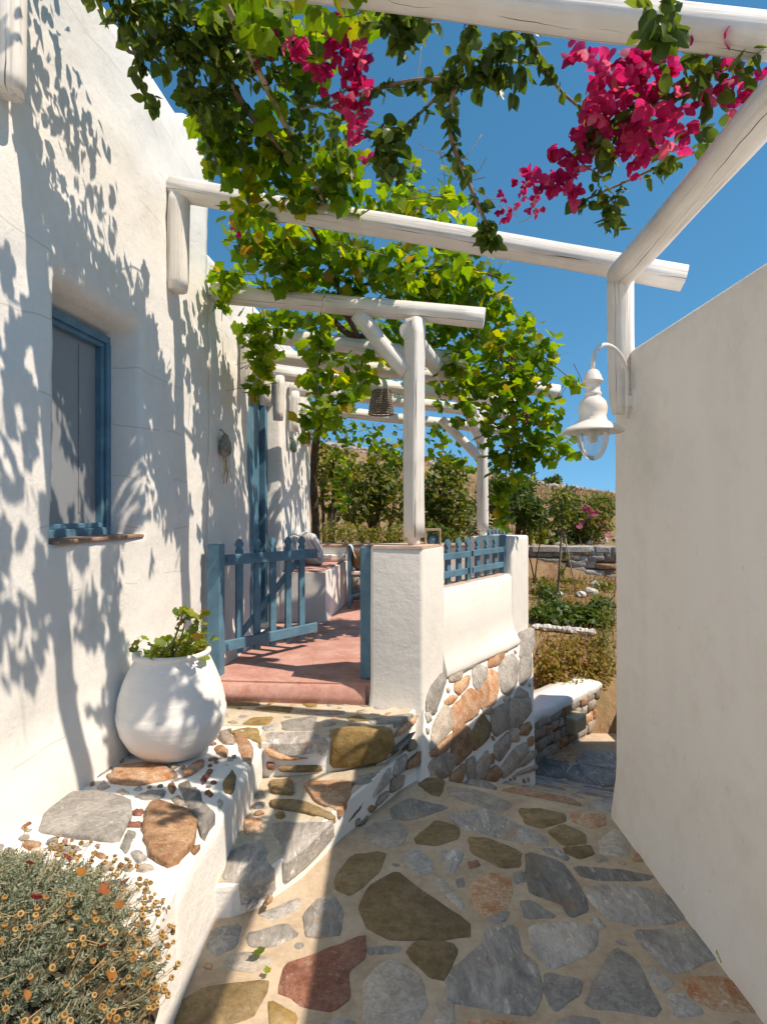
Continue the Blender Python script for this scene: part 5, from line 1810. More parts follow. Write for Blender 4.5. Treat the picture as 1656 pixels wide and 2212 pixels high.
FLOWER_T = [flower_template(s_) for s_ in (3, 4, 5)]
LANCE_T = [fan_leaf([(0, 0), (.09, .25), (.11, .5), (.07, .8), (0, 1.0), (-.07, .8), (-.11, .5), (-.09, .25)], 0.0, -0.5)]
SMALL_T = [([(0, 0, 0), (.28, .5, -.06), (0, 1, 0), (-.28, .5, -.06)], [(0, 1, 2), (0, 2, 3)])]
ROUND_T = [fan_leaf(polar([(180, .1), (150, .45), (120, .46), (90, .52), (60, .48), (30, .54), (0, .48), (-30, .54), (-60, .48), (-90, .52), (-120, .46), (-150, .45)]), -0.10, 0.0, 0.04)]
random.seed(11)


def rvec():
    while True:
        v = Vector((random.uniform(-1, 1), random.uniform(-1, 1), random.uniform(-1, 1)))
        if 0.05 < v.length < 1: return v.normalized()


def leaf_frame(pos, size, normal, along):
    n = normal.normalized()
    y = along - n * along.dot(n)
    if y.length < 1e-3: y = n.orthogonal()
    y.normalize()
    x = y.cross(n)
    m = Matrix((x, y, n)).transposed().to_4x4()
    return Matrix.Translation(pos) @ m @ Matrix.Scale(size, 4)


def blob(px, py, Y, rx, ry, dz, n, size, out, nrm=0.9, up=0.5, droop=0.9, shell=0.0):
    """n leaves in an ellipsoid whose picture size is rx, ry and whose depth is dz metres"""
    c = at(px, py, Y)
    ax, az = rx / F * Y, ry / F * Y
    for _ in range(n):
        v = rvec() * random.uniform(shell, 1) ** 0.5
        p = c + Vector((v.x * ax, v.y * dz, v.z * az))
        s = size * random.uniform(0.6, 1.25)
        out.append((leaf_frame(p, s, rvec() * nrm + UP * up + SUN * 0.25, rvec() * 0.8 - UP * droop), random.random()))


def streamer(pts, n, size, out, spread=0.04, droop=1.0):
    for _ in range(n):
        t = random.random() * (len(pts) - 1)
        i = min(int(t), len(pts) - 2)
        p = pts[i].lerp(pts[i + 1], t - i) + rvec() * spread * random.random()
        out.append((leaf_frame(p, size * random.uniform(0.6, 1.2), rvec() + UP * 0.4, rvec() * 0.8 - UP * droop), random.random()))


def in_view(p):
    if p.y < 0.3: return 0
    x, y = CX + F * p.x / p.y, CY - F * (p.z - H) / p.y
    return 1.0 if -40 < x < 1700 and -40 < y < 2250 else 0.0


def foliage(root, leaves, templates, mat, singles=300, name='leaf', rest='leaves'):
    """the largest-showing leaves become parts of their own, the rest one part"""
    key = lambda L_: -in_view(L_[0].translation) * L_[0].to_scale().x / max(0.3, L_[0].translation.y)
    leaves = sorted(leaves, key=key)
    base_ = WLOC[root.name]
    mes = []
    for vs, fs in templates:
        me = bpy.data.meshes.new(name)
        me.from_pydata(vs, [], fs)
        me.polygons.foreach_set('use_smooth', [True] * len(fs))
        me.materials.append(mat)
        mes.append(me)
    Tr = Matrix.Translation(-base_)
    for Mx, r in leaves[:singles]:
        o = bpy.data.objects.new(name, random.choice(mes))
        COL.objects.link(o)
        o.parent = root
        o.matrix_local = Tr @ Mx
    if len(leaves) > singles:
        V, Fc, A = [], [], []
        for Mx, r in leaves[singles:]:
            vs, fs = random.choice(templates)
            b = len(V)
            V += [tuple(Mx @ Vector(p)) for p in vs]
            Fc += [tuple(i + b for i in f) for f in fs]
            A += [r] * len(vs)
        o = link_mesh(rest, V, Fc, mat, root, True, attr=A)
        o['kind'] = 'stuff'


def px_path(P):
    return [at(x, y, Y) for x, y, Y in P]


def smooth_path(p, k=2):
    for _ in range(k):
        q = [p[0]]
        for i in range(len(p) - 1): q += [p[i] * .75 + p[i + 1] * .25, p[i] * .25 + p[i + 1] * .75]
        p = q + [p[-1]]
    return p


# ------------------------------------------------------------------ grape vine on both pergolas
vine = thing('grape_vine', (-0.85, 7.9, 0.2), 'old grape vine with bright green lobed leaves covering the pergolas', 'vine')
tp = smooth_path([Vector((-0.93, 8.15, 0.0)), at(684, 1160, 8.1), at(676, 1050, 8.0), at(680, 950, 7.9), at(700, 870, 7.2), at(780, 800, 6.4)])
mb = MB()
mb.tube(tp, [0.06 - 0.02 * i / len(tp) for i in range(len(tp))], 10, wob=0.10)
mb.build('trunk', M['bark'], vine)
for P, r in [
    ([(780, 800, 6.4), (900, 790, 5.9), (990, 745, 5.6), (1090, 740, 5.7)], 0.028), ([(780, 800, 6.4), (790, 760, 5.4), (760, 700, 4.6), (720, 640, 4.2)], 0.03),
    ([(715, 690, 4.9), (760, 730, 4.9), (800, 722, 4.95), (815, 755, 4.95)], 0.03), ([(760, 700, 4.6), (700, 540, 4.0), (640, 430, 3.5), (560, 260, 3.1)], 0.018),
    ([(720, 640, 4.2), (860, 590, 4.3), (980, 570, 4.5), (1080, 600, 4.8)], 0.016), ([(700, 640, 4.0), (690, 720, 3.95), (684, 800, 3.95), (690, 880, 4.0)], 0.006),
    ([(1000, 700, 5.2), (1090, 780, 5.4), (1100, 950, 5.4), (1085, 1090, 5.4)], 0.010), 
    ([(1090, 740, 5.7), (1160, 760, 5.4), (1210, 800, 5.2), (1245, 828, 5.0)], 0.007), ([(1090, 900, 5.4), (1150, 980, 5.3), (1200, 1000, 5.2), (1235, 968, 5.1)], 0.007),
]:
    pp = smooth_path(px_path(P))
    mb = MB()
    mb.tube(pp, [r * (1 - 0.5 * i / len(pp)) for i in range(len(pp))], 7, wob=0.12)
    mb.build('branch', M['bark'] if r > 0.012 else M['twig'], vine)

vl = []
# over the front pergola, upper left
for px, py, Y, rx, ry, dz, n in [
    (560, 40, 2.75, 75, 50, .22, 70), (640, 90, 2.8, 80, 60, .22, 80), (470, 250, 3.0, 60, 60, .18, 55), (470, 330, 3.1, 45, 60, .16, 45), (540, 330, 3.15, 60, 60, .2, 65), (600, 250, 3.0, 60, 70, .2, 55),
    (560, 420, 3.3, 60, 45, .2, 60), (640, 400, 3.3, 55, 55, .2, 65), (700, 350, 3.2, 55, 50, .2, 55), (620, 330, 3.2, 50, 50, .2, 45), (760, 330, 3.3, 45, 55, .2, 40), (740, 420, 3.35, 55, 45, .2, 55), (520, 460, 3.3, 40, 30, .15, 26),
    (680, 120, 2.8, 60, 50, .2, 40), (770, 20, 2.6, 40, 25, .15, 18),
    (700, -60, 2.2, 90, 60, .3, 60), (560, -120, 2.1, 140, 60, .4, 80), (800, -150, 1.9, 140, 60, .4, 70), (640, -280, 1.7, 180, 70, .4, 80), (480, -60, 2.3, 80, 60, .3, 50), (420, -260, 1.9, 140, 60, .35, 50),
    # between the beams
    (560, 520, 3.9, 70, 50, .3, 95), (660, 530, 4.0, 80, 55, .3, 120), (760, 560, 4.1, 80, 60, .35, 125), (860, 580, 4.2, 80, 60, .35, 120), (620, 600, 4.2, 80, 40, .3, 85), (740, 630, 4.3, 80, 35, .3, 80),
    (500, 600, 4.2, 40, 40, .2, 40), (950, 590, 4.5, 80, 60, .4, 125), (1040, 620, 4.8, 70, 55, .4, 105), (880, 400, 4.6, 70, 45, .4, 70), (960, 430, 4.7, 55, 40, .4, 60), (840, 440, 4.2, 60, 40, .3, 55), (920, 480, 4.4, 80, 40, .4, 70), (1010, 530, 4.7, 50, 40, .35, 50),
    # hanging by the house wall
    (555, 700, 4.5, 45, 45, .16, 60), (560, 770, 4.6, 40, 50, .15, 55), (548, 835, 4.6, 24, 32, .1, 24), (610, 690, 4.6, 45, 40, .2, 45), (480, 655, 4.2, 28, 16, .1, 10),
    # streamer in the middle
    (690, 720, 3.95, 40, 60, .12, 34), (680, 800, 3.95, 45, 60, .14, 40), (725, 850, 4.0, 55, 50, .15, 46), (690, 890, 4.0, 55, 35, .12, 34), (770, 800, 4.6, 40, 45, .16, 34), (680, 935, 4.0, 32, 16, .08, 12),
    # roof of the terrace pergola
    (760, 770, 5.4, 90, 30, .5, 55), (860, 740, 5.2, 80, 35, .5, 70), (960, 700, 5.0, 80, 50, .45, 115), (1060, 720, 5.2, 80, 60, .45, 130), (1010, 650, 4.9, 70, 40, .4, 75), (1120, 720, 5.4, 60, 50, .4, 75), (900, 640, 4.7, 60, 40, .35, 55), (700, 740, 5.2, 60, 40, .5, 50), (840, 690, 5.2, 70, 30, .4, 50),
    # hanging mass on the right
    (990, 790, 4.9, 50, 70, .3, 85), (1060, 830, 5.2, 70, 80, .35, 150), (1130, 830, 5.3, 60, 80, .35, 130), (1170, 900, 5.3, 40, 70, .3, 80), (1090, 930, 5.3, 65, 70, .3, 115), (1140, 960, 5.3, 50, 45, .25, 65), (1170, 760, 5.3, 30, 35, .2, 28),
    (1195, 960, 5.2, 40, 35, .2, 36), (1225, 975, 5.1, 20, 15, .1, 8), (1080, 1020, 5.3, 30, 60, .15, 50), (1085, 1095, 5.3, 22, 45, .12, 34), (1130, 1010, 5.3, 22, 35, .12, 24), (1185, 740, 5.2, 22, 14, .1, 9), (1235, 820, 5.0, 24, 12, .1, 10), (950, 850, 4.8, 22, 40, .15, 18), (1005, 880, 5.0, 30, 50, .2, 26),
    # leafy roof above the terrace beams
    (700, 700, 5.2, 90, 16, .5, 60), (800, 735, 5.8, 90, 14, .5, 60), (800, 790, 6.5, 80, 12, .5, 60), (880, 800, 6.7, 80, 12, .5, 60), (900, 740, 5.7, 90, 14, .5, 60), (970, 790, 6.3, 80, 14, .5, 60), (720, 800, 6.8, 60, 12, .4, 45), (770, 845, 7.4, 70, 10, .4, 45), (900, 850, 7.4, 80, 10, .4, 50), (1020, 830, 6.8, 60, 14, .4, 50),
    # farther back, dark against the sky
    (760, 930, 7.6, 70, 35, .5, 70), (840, 960, 7.6, 60, 45, .5, 60), (740, 1000, 7.8, 30, 60, .3, 45), (735, 1080, 7.8, 16, 50, .2, 24), (930, 930, 7.4, 50, 30, .4, 40), (960, 980, 7.4, 40, 30, .4, 26), (700, 880, 7.4, 40, 40, .3, 40), (1000, 1000, 7.4, 30, 30, .3, 18),
]:
    blob(px, py, Y, rx, ry, dz, int(n * (1.0 if Y > 4.6 and px > 820 else 0.62 if Y < 3.5 else 0.9)), 0.090, vl)
foliage(vine, vl, VINE_T, M['vine'])
tw = MB()
for _ in range(170):
    p = random.choice(vl)[0].translation.copy()
    d = (rvec() + Vector((0, 0, -0.25))).normalized()
    e = rvec()
    tw.tube(smooth_path([p - d * 0.16 + e * 0.03, p + e * 0.05, p + d * 0.18 - e * 0.03], 1), [0.0045, 0.003, 0.0018], 4, cap=False)
tw.build('twigs', M['twig'], vine)['kind'] = 'stuff'
# a few bunches of grapes
for px, py, Y in ((1082, 745, 5.0), (1105, 770, 5.1), (905, 655, 4.5), (1135, 890, 5.0), (760, 650, 4.2)):
    c = at(px, py, Y)
    mb = MB()
    for _ in range(22):
        k = random.random()
        p = c + Vector((random.uniform(-1, 1) * .03 * (1 - .7 * k), random.uniform(-1, 1) * .03 * (1 - .7 * k), -0.13 * k))
        mb.lathe(p, [(0, -.009), (.007, -.005), (.009, 0), (.007, .005), (0, .009)], 6)
    mb.build('grape_bunch', simple('red grape %d' % px, (0.16, 0.05, 0.035), 0.35, 0.5, 0.3), vine)

# ------------------------------------------------------------------ bougainvillea
boug = thing('bougainvillea', (1.7, 2.2, 2.4), 'bougainvillea with magenta bracts and dark leaves trailing over the front pergola', 'climber')
BS = [
    ([(1030, -30, 2.1), (1010, 95, 2.25), (985, 170, 2.3), (968, 250, 2.35), (975, 310, 2.4), (1010, 390, 2.4), (1045, 470, 2.4), (1060, 520, 2.4)], 0.013, 120),
    ([(985, 170, 2.3), (900, 172, 2.4), (830, 185, 2.5), (750, 212, 2.6), (650, 235, 2.7)], 0.011, 85),
    ([(1140, 70, 2.2), (1180, 150, 2.25), (1215, 205, 2.3), (1300, 265, 2.3)], 0.008, 42),
    ([(1690, 40, 1.9), (1560, 130, 2.0), (1480, 200, 2.1), (1350, 255, 2.2), (1250, 290, 2.3)], 0.012, 60),
    ([(1560, 310, 2.4), (1450, 345, 2.4), (1350, 392, 2.4), (1255, 435, 2.4)], 0.007, 45),
    ([(1010, 60, 2.3), (960, 200, 2.4), (850, 290, 2.5), (830, 350, 2.5)], 0.008, 55),
    ([(360, -30, 2.5), (440, 60, 2.6), (480, 150, 2.75), (540, 250, 2.95), (600, 310, 3.1), (650, 370, 3.2)], 0.022, 60),
    ([(920, 40, 2.1), (960, -10, 2.05), (1000, -40, 2.0)], 0.02, 6),
    ([(690, 30, 2.6), (760, 50, 2.5), (830, 60, 2.45), (950, 50, 2.4)], 0.009, 50),
    ([(500, 50, 2.6), (430, 40, 2.55), (330, 60, 2.45), (290, 110, 2.4)], 0.008, 60),
    ([(460, 40, 2.6), (500, 130, 2.8), (560, 180, 2.9)], 0.007, 30),
    ([(380, 60, 2.55), (400, 180, 2.7), (440, 280, 2.85), (470, 360, 3.0)], 0.007, 70),
    ([(250, 20, 2.35), (290, 110, 2.45), (310, 190, 2.5), (335, 225, 2.5)], 0.005, 45),
    ([(1310, 420, 2.4), (1330, 440, 2.4), (1316, 495, 2.4)], 0.004, 24),
]
bl = []
for P, r, n in BS:
    pp = smooth_path(px_path(P))
    mb = MB()
    mb.tube(pp, [r * (1 - 0.55 * i / len(pp)) for i in range(len(pp))], 8, wob=0.08)
    mb.build('stem', M['twig'], boug)
    streamer(pp, n, 0.062, bl, 0.04)
for px, py, Y, rx, ry, dz, n in [
    (862, 25, 2.25, 55, 42, .1, 75), (880, 70, 2.3, 32, 30, .08, 35), (1080, 120, 2.25, 50, 50, .12, 80), (1040, 150, 2.3, 28, 45, .1, 30), (1120, 160, 2.25, 25, 40, .08, 20), (845, 340, 2.5, 36, 55, .12, 85), (830, 290, 2.5, 28, 30, .1, 30),
    (300, 20, 2.4, 100, 30, .2, 110), (400, 30, 2.5, 80, 45, .2, 100), (330, 90, 2.45, 50, 45, .15, 60), (420, 110, 2.65, 70, 50, .2, 80), (470, 200, 2.8, 50, 60, .18, 70), (500, 100, 2.7, 60, 50, .2, 60), (420, 200, 2.7, 40, 50, .15, 45),
    (520, 280, 3.0, 50, 55, .2, 55), (640, 180, 2.9, 60, 60, .2, 60), (720, 260, 2.9, 50, 60, .2, 55), (650, 290, 3.0, 50, 45, .2, 40), (1420, 60, 1.75, 38, 45, .07, 22), (1420, 20, 1.7, 40, 25, .08, 16), (1480, 150, 2.0, 55, 60, .12, 30), (1600, 150, 1.9, 45, 40, .1, 18),
    (1380, 250, 2.25, 110, 80, .15, 55), (1300, 330, 2.3, 70, 60, .15, 38), (1520, 270, 2.1, 40, 30, .1, 12), (1440, 350, 2.35, 50, 20, .1, 12), (740, 380, 3.2, 50, 40, .2, 40), (690, 420, 3.4, 30, 25, .1, 24), (1320, 460, 2.35, 18, 35, .05, 16), (1055, 500, 2.4, 26, 36, .06, 22),
    (560, 130, 2.75, 60, 60, .2, 55),
    (330, -110, 2.6, 80, 60, .25, 40), (430, -90, 2.65, 80, 60, .25, 36), (240, -170, 2.45, 90, 70, .25, 40), (150, -260, 2.3, 110, 80, .25, 40), (360, -240, 2.5, 100, 80, .3, 44), (480, -180, 2.5, 90, 80, .3, 36), (200, -60, 2.3, 50, 50, .2, 24), (300, -380, 2.2, 150, 90, .35, 40),
]:
    blob(px, py, Y, rx, ry, dz, n, 0.064, bl, nrm=1.0, up=0.3, droop=0.8)
foliage(boug, bl, BOUG_T, M['boug'])
fl = []
for px, py, Y, rx, ry, dz, n in [
    (1340, 200, 2.15, 80, 75, .14, 46), (1300, 290, 2.25, 75, 70, .14, 44), (1400, 270, 2.15, 80, 60, .14, 36), (1420, 160, 2.1, 70, 60, .12, 28), (1250, 120, 2.2, 40, 30, .08, 8), (1350, 120, 2.15, 50, 30, .08, 10), (1200, 370, 2.35, 60, 45, .1, 26), (1160, 420, 2.4, 50, 45, .1, 22), (1110, 440, 2.4, 40, 50, .08, 12),
    (1540, 190, 2.0, 60, 50, .1, 15), (1610, 190, 1.95, 40, 50, .1, 9), (1470, 290, 2.2, 40, 30, .08, 7), (1380, 350, 2.25, 40, 30, .08, 6), (1240, 430, 2.35, 14, 30, .04, 5), (1560, 80, 1.85, 14, 14, .04, 2), (1475, 75, 1.85, 10, 10, .04, 1),
    (745, 90, 2.5, 38, 38, .1, 24), (765, 150, 2.5, 35, 32, .1, 17), (700, 150, 2.5, 30, 40, .1, 9), (770, 225, 2.5, 42, 30, .1, 17), (765, 280, 2.5, 18, 28, .06, 6), (640, 120, 2.5, 45, 25, .1, 8), (655, 90, 2.5, 30, 14, .06, 4), (560, 125, 2.7, 50, 20, .1, 4), (785, 340, 2.9, 20, 10, .05, 3), (515, 490, 3.6, 18, 14, .06, 4), (610, 90, 2.7, 20, 20, .06, 3),
]:
    c = at(px, py, Y)
    for _ in range(n):
        v = rvec() * random.random() ** 0.45
        p = c + Vector((v.x * rx / F * Y, v.y * dz, v.z * ry / F * Y))
        small = 0.6 if px < 1170 and px > 1050 else 1.0
        fl.append((leaf_frame(p, 0.046 * small * random.uniform(0.75, 1.2), rvec() - UP * 0.35, rvec()), random.random()))
foliage(boug, fl, FLOWER_T, M['bract'], 300, 'flower', 'flowers')
mb = MB()
for px, py, Y, dx, dy in [(960, 330, 2.4, -60, -22), (1010, 390, 2.4, 40, -50), (985, 350, 2.4, 55, -60), (1030, 430, 2.4, -50, 30), (1040, 420, 2.4, 45, 10), (900, 170, 2.4, 10, -70), (760, 90, 2.7, 40, 30), (770, 110, 2.7, -30, 40), (560, 90, 2.6, -40, 50), (1060, 430, 2.35, 60, 40), (1120, 480, 2.4, 40, -30)]:
    mb.tube(smooth_path([at(px, py, Y), at(px + dx * .5, py + dy * .4 + 6, Y), at(px + dx, py + dy, Y)], 1), 0.0016, 4)
mb.build('tendrils', M['drystem'], boug)['kind'] = 'stuff'

# ------------------------------------------------------------------ geranium in the pot
ger = thing('potted_geranium', pc + Vector((0, 0, 0.48)), 'yellow green geranium growing in the white clay pot', 'plant')
gl_ = []
mb = MB()
top = pc + Vector((0, 0, 0.48))
tips = []
for k in range(9):
    a = random.uniform(0, 6.28)
    r = random.uniform(0.04, 0.15)
    tips.append(top + Vector((math.cos(a) * r, math.sin(a) * r, random.uniform(0.03, 0.09))))
tips += [at(395, 1325, 2.98), at(425, 1335, 2.98), at(400, 1345, 3.0), at(440, 1375, 2.95)]
for t in tips:
    b0 = top + Vector((random.uniform(-.05, .05), random.uniform(-.05, .05), 0))
    mb.tube(smooth_path([b0, b0.lerp(t, 0.5) + rvec() * 0.02, t], 1), [0.006, 0.0055, 0.005, 0.0045, 0.004][:5] if False else 0.005, 5)
    for _ in range(8):
        p = t + rvec() * 0.035
        gl_.append((leaf_frame(p, 0.052 * random.uniform(0.6, 1.2), rvec() * 0.7 + UP * 0.7, rvec()), random.random()))
for _ in range(52):
    a = random.uniform(0, 6.28)
    r = 0.20 * random.random() ** 0.6
    p = top + Vector((math.cos(a) * r, math.sin(a) * r, random.uniform(0.03, 0.11)))
    gl_.append((leaf_frame(p, 0.05 * random.uniform(0.7, 1.2), rvec() * 0.6 + UP * 0.8, rvec()), random.random()))
mb.build('stems', M['twig'], ger)['kind'] = 'stuff'
foliage(ger, gl_, ROUND_T, M['ger'], 300)

# ------------------------------------------------------------------ curry plant in the planter
cur = thing('flowering_shrub', (-1.12, 1.5, 0.25), 'mounded silver grey shrub with dry tan button flowers in the white planter', 'shrub')
V, Fc, A = [], [], []


def mound(u, a):
    """surface of the shrub mound: u 0 top .. 1 rim"""
    rx_, ry_, hz = 0.56, 0.62, 0.42
    return Vector((-1.14 + rx_ * u * math.cos(a), 1.44 + ry_ * u * math.sin(a), 0.20 + hz * math.sqrt(max(0, 1 - (u * 0.96) ** 2.2))))


smb = MB()
for k in range(3000):
    a = random.uniform(0, 6.283)
    u = math.sqrt(random.random()) * 1.02
    tip = mound(min(u, 1.0), a) + rvec() * 0.035
    lump = 0.05 * noise.noise(Vector((tip.x * 7, tip.y * 7, 0)))
    tip.z += lump
    tip.x = min(tip.x, -0.60)
    outd = (tip - Vector((-1.14, 1.44, 0.02))).normalized()
    dirn = (outd + Vector((0.35, 0.30, 0.15)) * 0.7 + rvec() * 0.35).normalized()
    Ls = random.uniform(0.05, 0.13)
    p0 = tip - dirn * Ls
    nl = 14
    rr = random.random()
    for j in range(nl):
        t = j / nl
        p = p0 + dirn * Ls * t
        for s_ in range(2):
            side = dirn.cross(rvec()).normalized()
            d = (side * 0.8 + dirn * 0.55).normalized()
            ln = random.uniform(0.012, 0.024) * (1.1 - 0.5 * t)
            w = d.cross(rvec()).normalized() * 0.0030
            b = len(V)
            V += [tuple(p + w), tuple(p - w), tuple(p + d * ln)]
            Fc.append((b, b + 1, b + 2))
            A += [rr * 0.8 + 0.2 * random.random()] * 3
o = link_mesh('foliage', V, Fc, M['silver'], cur, False, attr=A)
o['kind'] = 'stuff'
core_v, core_f = [], []
for i in range(9):
    for k in range(20):
        p = mound(i / 8, 2 * math.pi * k / 20)
        p.z -= 0.07
        core_v.append(p)
for i in range(8):
    for k in range(20): core_f.append((i * 20 + k, (i + 1) * 20 + k, (i + 1) * 20 + (k + 1) % 20, i * 20 + (k + 1) % 20))
link_mesh('woody_core', core_v, core_f, simple('dark twiggy core', (0.075, 0.06, 0.04), 1.0, 0.0, 0.4, 60, 1.0), cur, True)
# stalks and button flowers
hv, hf, hm = [], [], []
n = 9
for r_, z_ in ((0.55, -0.55), (1.0, -0.1), (0.86, 0.32), (0.5, 0.42)):
    for k in range(n): hv.append((math.cos(2 * math.pi * k / n) * r_, math.sin(2 * math.pi * k / n) * r_, z_))
for i in range(3):
    for k in range(n):
        hf.append((i * n + k, i * n + (k + 1) % n, (i + 1) * n + (k + 1) % n, (i + 1) * n + k))
        hm.append(0)
hf.append(tuple(range(n))[::-1]); hm.append(0)
hv.append((0, 0, 0.30))
for k in range(n):
    hf.append((3 * n + k, 3 * n + (k + 1) % n, 4 * n)); hm.append(1)
hme = bpy.data.meshes.new('flower_head')
hme.from_pydata(hv, [], hf)
hme.materials.append(M['dryflower'])
hme.materials.append(M['dryeye'])
hme.polygons.foreach_set('material_index', hm)
hme.polygons.foreach_set('use_smooth', [True] * len(hf))
st = MB()
heads = []
HV, HF, HM = [], [], []
for k in range(480):
    q = random.random()
    if q < 0.42:                       # fringe along the right hand rim
        a = random.uniform(-0.6, 1.5)
        u = random.uniform(0.82, 1.03)
    elif q < 0.85:                     # near side
        a = random.uniform(-2.6, 0.3)
        u = random.uniform(0.35, 1.0)
    else:
        a = random.uniform(0, 6.28)
        u = random.uniform(0.2, 1)
    s0 = mound(min(u, 1), a)
    outd = (s0 - Vector((-1.14, 1.44, 0.05))).normalized()
    tip = s0 + (outd * 0.6 + Vector((0.3, 0.1, 0.35)) + rvec() * 0.5).normalized() * random.uniform(0.03, 0.085)
    tip.x = min(tip.x, -0.56)
    st.tube([s0 - outd * 0.03, s0.lerp(tip, 0.55) + rvec() * 0.008, tip], 0.0012, 3, cap=False)
    nrm_ = ((tip - s0).normalized() + UP * 0.5 + Vector((0, -0.4, 0)) + rvec() * 0.5)
    heads.append((leaf_frame(tip, random.uniform(0.0062, 0.0092), nrm_, rvec()), 0))
st.build('stalks', M['drystem'], cur)['kind'] = 'stuff'
heads.sort(key=lambda h: -in_view(h[0].translation) / max(.3, h[0].translation.length))
Tr = Matrix.Translation(-WLOC[cur.name])
for Mx, r in heads[:300]:
    o = bpy.data.objects.new('flower_head', hme)
    COL.objects.link(o)
    o.parent = cur
    o.matrix_local = Tr @ Mx
for Mx, r in heads[300:]:
    b = len(HV)
    HV += [tuple(Mx @ Vector(p)) for p in hv]
    HF += [tuple(i + b for i in f) for f in hf]
    HM += hm
o = link_mesh('flower_heads', HV, HF, None, cur, True, mats=[M['dryflower'], M['dryeye']], fmat=HM)
o['kind'] = 'stuff'
# loose straw lying through the mound
mb = MB()
for k in range(160):
    a, u = random.uniform(0, 6.28), math.sqrt(random.random())
    p = mound(min(u, 1), a) + UP * 0.01
    d = (Vector((0.5, 0.5, 0.1)) + rvec() * 0.6).normalized()
    mb.tube([p - d * 0.06, p + rvec() * 0.012, p + d * 0.07], 0.0010, 3, cap=False)
o = mb.build('straw', M['drystem'], cur)
o['kind'] = 'stuff'

# fallen leaves: on the shrub and on the paving
fm = []
for vs, fs in (BOUG_T[0], BOUG_T[1], VINE_T[1]):
    me = bpy.data.meshes.new('fallen_leaf')
    me.from_pydata([(x, y - .5, z + 0.12 * abs(x) * 3 + .08 * (y - .5) ** 2 * 4) for x, y, z in vs], [], fs)
    me.polygons.foreach_set('use_smooth', [True] * len(fs))
    me.materials.append(M['fallen'])
    fm.append(me)
yl = fm[2].copy()
yl.materials[0] = M['ger']
for k, (px, py, s_) in enumerate([(140, 1885, .036), (170, 1925, .04), (85, 1975, .034), (60, 1900, .035), (260, 1990, .035), (225, 1960, .034), (300, 1900, .04), (215, 2100, .035), (235, 2145, .03), (190, 2150, .032), (60, 2190, .028)]):
    best = None
    for i in range(60):
        for j in range(72):
            p = mound(i / 59, 2 * math.pi * j / 72)
            x, y = CX + F * p.x / p.y, CY - F * (p.z - H) / p.y
            e = (x - px) ** 2 + (y - py) ** 2
            if best is None or e < best[0]: best = (e, p)
    p = best[1] + UP * 0.045
    o = bpy.data.objects.new('fallen_leaf', fm[k % 3])
    COL.objects.link(o)
    o.matrix_world = leaf_frame(p, s_, UP + rvec() * 0.7, rvec())
    tag(o, 'dry red or orange leaf caught on top of the silver grey shrub', 'leaf', 'fallen leaves caught on the shrub')
for px, py, s_, lab in [(556, 2062, .05, 'yellow fallen leaf on the sunny paving below the lower step'), (578, 2098, .025, 'tiny yellow fallen leaf on the paving near the red flagstone'), (1564, 2070, .05, 'curled brown leaf on the paving against the cream wall')]:
    p = onz(px, py, 0.022)
    o = bpy.data.objects.new('fallen_leaf', yl)
    COL.objects.link(o)
    o.matrix_world = leaf_frame(p, s_, UP + rvec() * 0.3, rvec())
    tag(o, lab, 'leaf')


# ------------------------------------------------------------------ garden beyond
def tree(name, label, cat, base_, blobs, leafs, templ, mat, trunk_r, group=None, limbs=5, tmat='bark', nrm=0.9, up=0.4, droop=0.3, shell=0.45):
    base_ = Vector((base_[0], base_[1], terrain(base_[0], base_[1]) - 0.05))
    root = thing(name, base_, label, cat, group)
    out = []
    for (px, py, Y, rx, ry, dz, n) in blobs: blob(px, py, Y, rx, ry, dz, int(n * 1.5), leafs, out, nrm, up, droop, shell)
    foliage(root, out, templ, mat, 0, rest='crown')
    mb = MB()
    cen = [at(b[0], b[1], b[2]) for b in blobs]
    for k in range(limbs):
        c = cen[k % len(cen)]
        t = c + rvec() * 0.1
        mid = Vector(base_).lerp(t, 0.5) + rvec() * 0.06
        mb.tube(smooth_path([Vector(base_) + rvec() * trunk_r, mid, t], 1), [trunk_r, trunk_r * .85, trunk_r * .7, trunk_r * .5, trunk_r * .3][:4], 6)
    mb.build('trunk', M[tmat], root)
    return root


tree('garden_tree', 'loose olive green tree left behind the terrace by the vine trunk', 'tree', at(700, 1168, 9.2), [(715, 1060, 9.4, 28, 55, .3, 170), (740, 1010, 9.6, 40, 40, .4, 170), (700, 1000, 9.3, 22, 60, .2, 110)], 0.11, BOUG_T, M['tree3'], 0.035, limbs=4)
tree('garden_tree', 'dense olive green tree behind the first pergola post', 'tree', at(810, 1172, 11.0), [(800, 1050, 11, 60, 50, .6, 420), (850, 1080, 11, 50, 55, .6, 360), (770, 1090, 10.8, 45, 45, .5, 260), (830, 1000, 11.3, 45, 40, .5, 230)], 0.12, BOUG_T, M['tree1'], 0.06)
tree('garden_tree', 'rounded citrus tree between the two pergola posts', 'tree', at(965, 1165, 10.5), [(955, 1070, 10.5, 55, 55, .6, 480), (980, 1110, 10.3, 40, 45, .5, 300), (930, 1110, 10.5, 35, 50, .5, 260), (970, 1020, 10.7, 40, 35, .5, 220)], 0.11, BOUG_T, M['tree1'], 0.05)
tree('oleander_bush', 'dark green long leaved bush right of the far post', 'bush', at(1105, 1162, 12.0), [(1115, 1090, 12, 48, 40, .6, 420), (1080, 1070, 12.2, 40, 45, .5, 300), (1145, 1110, 11.8, 28, 32, .4, 200), (1130, 1045, 12.2, 30, 22, .4, 120), (1030, 1120, 12, 30, 40, .4, 160)], 0.20, LANCE_T, M['tree2'], 0.05, shell=0.6)
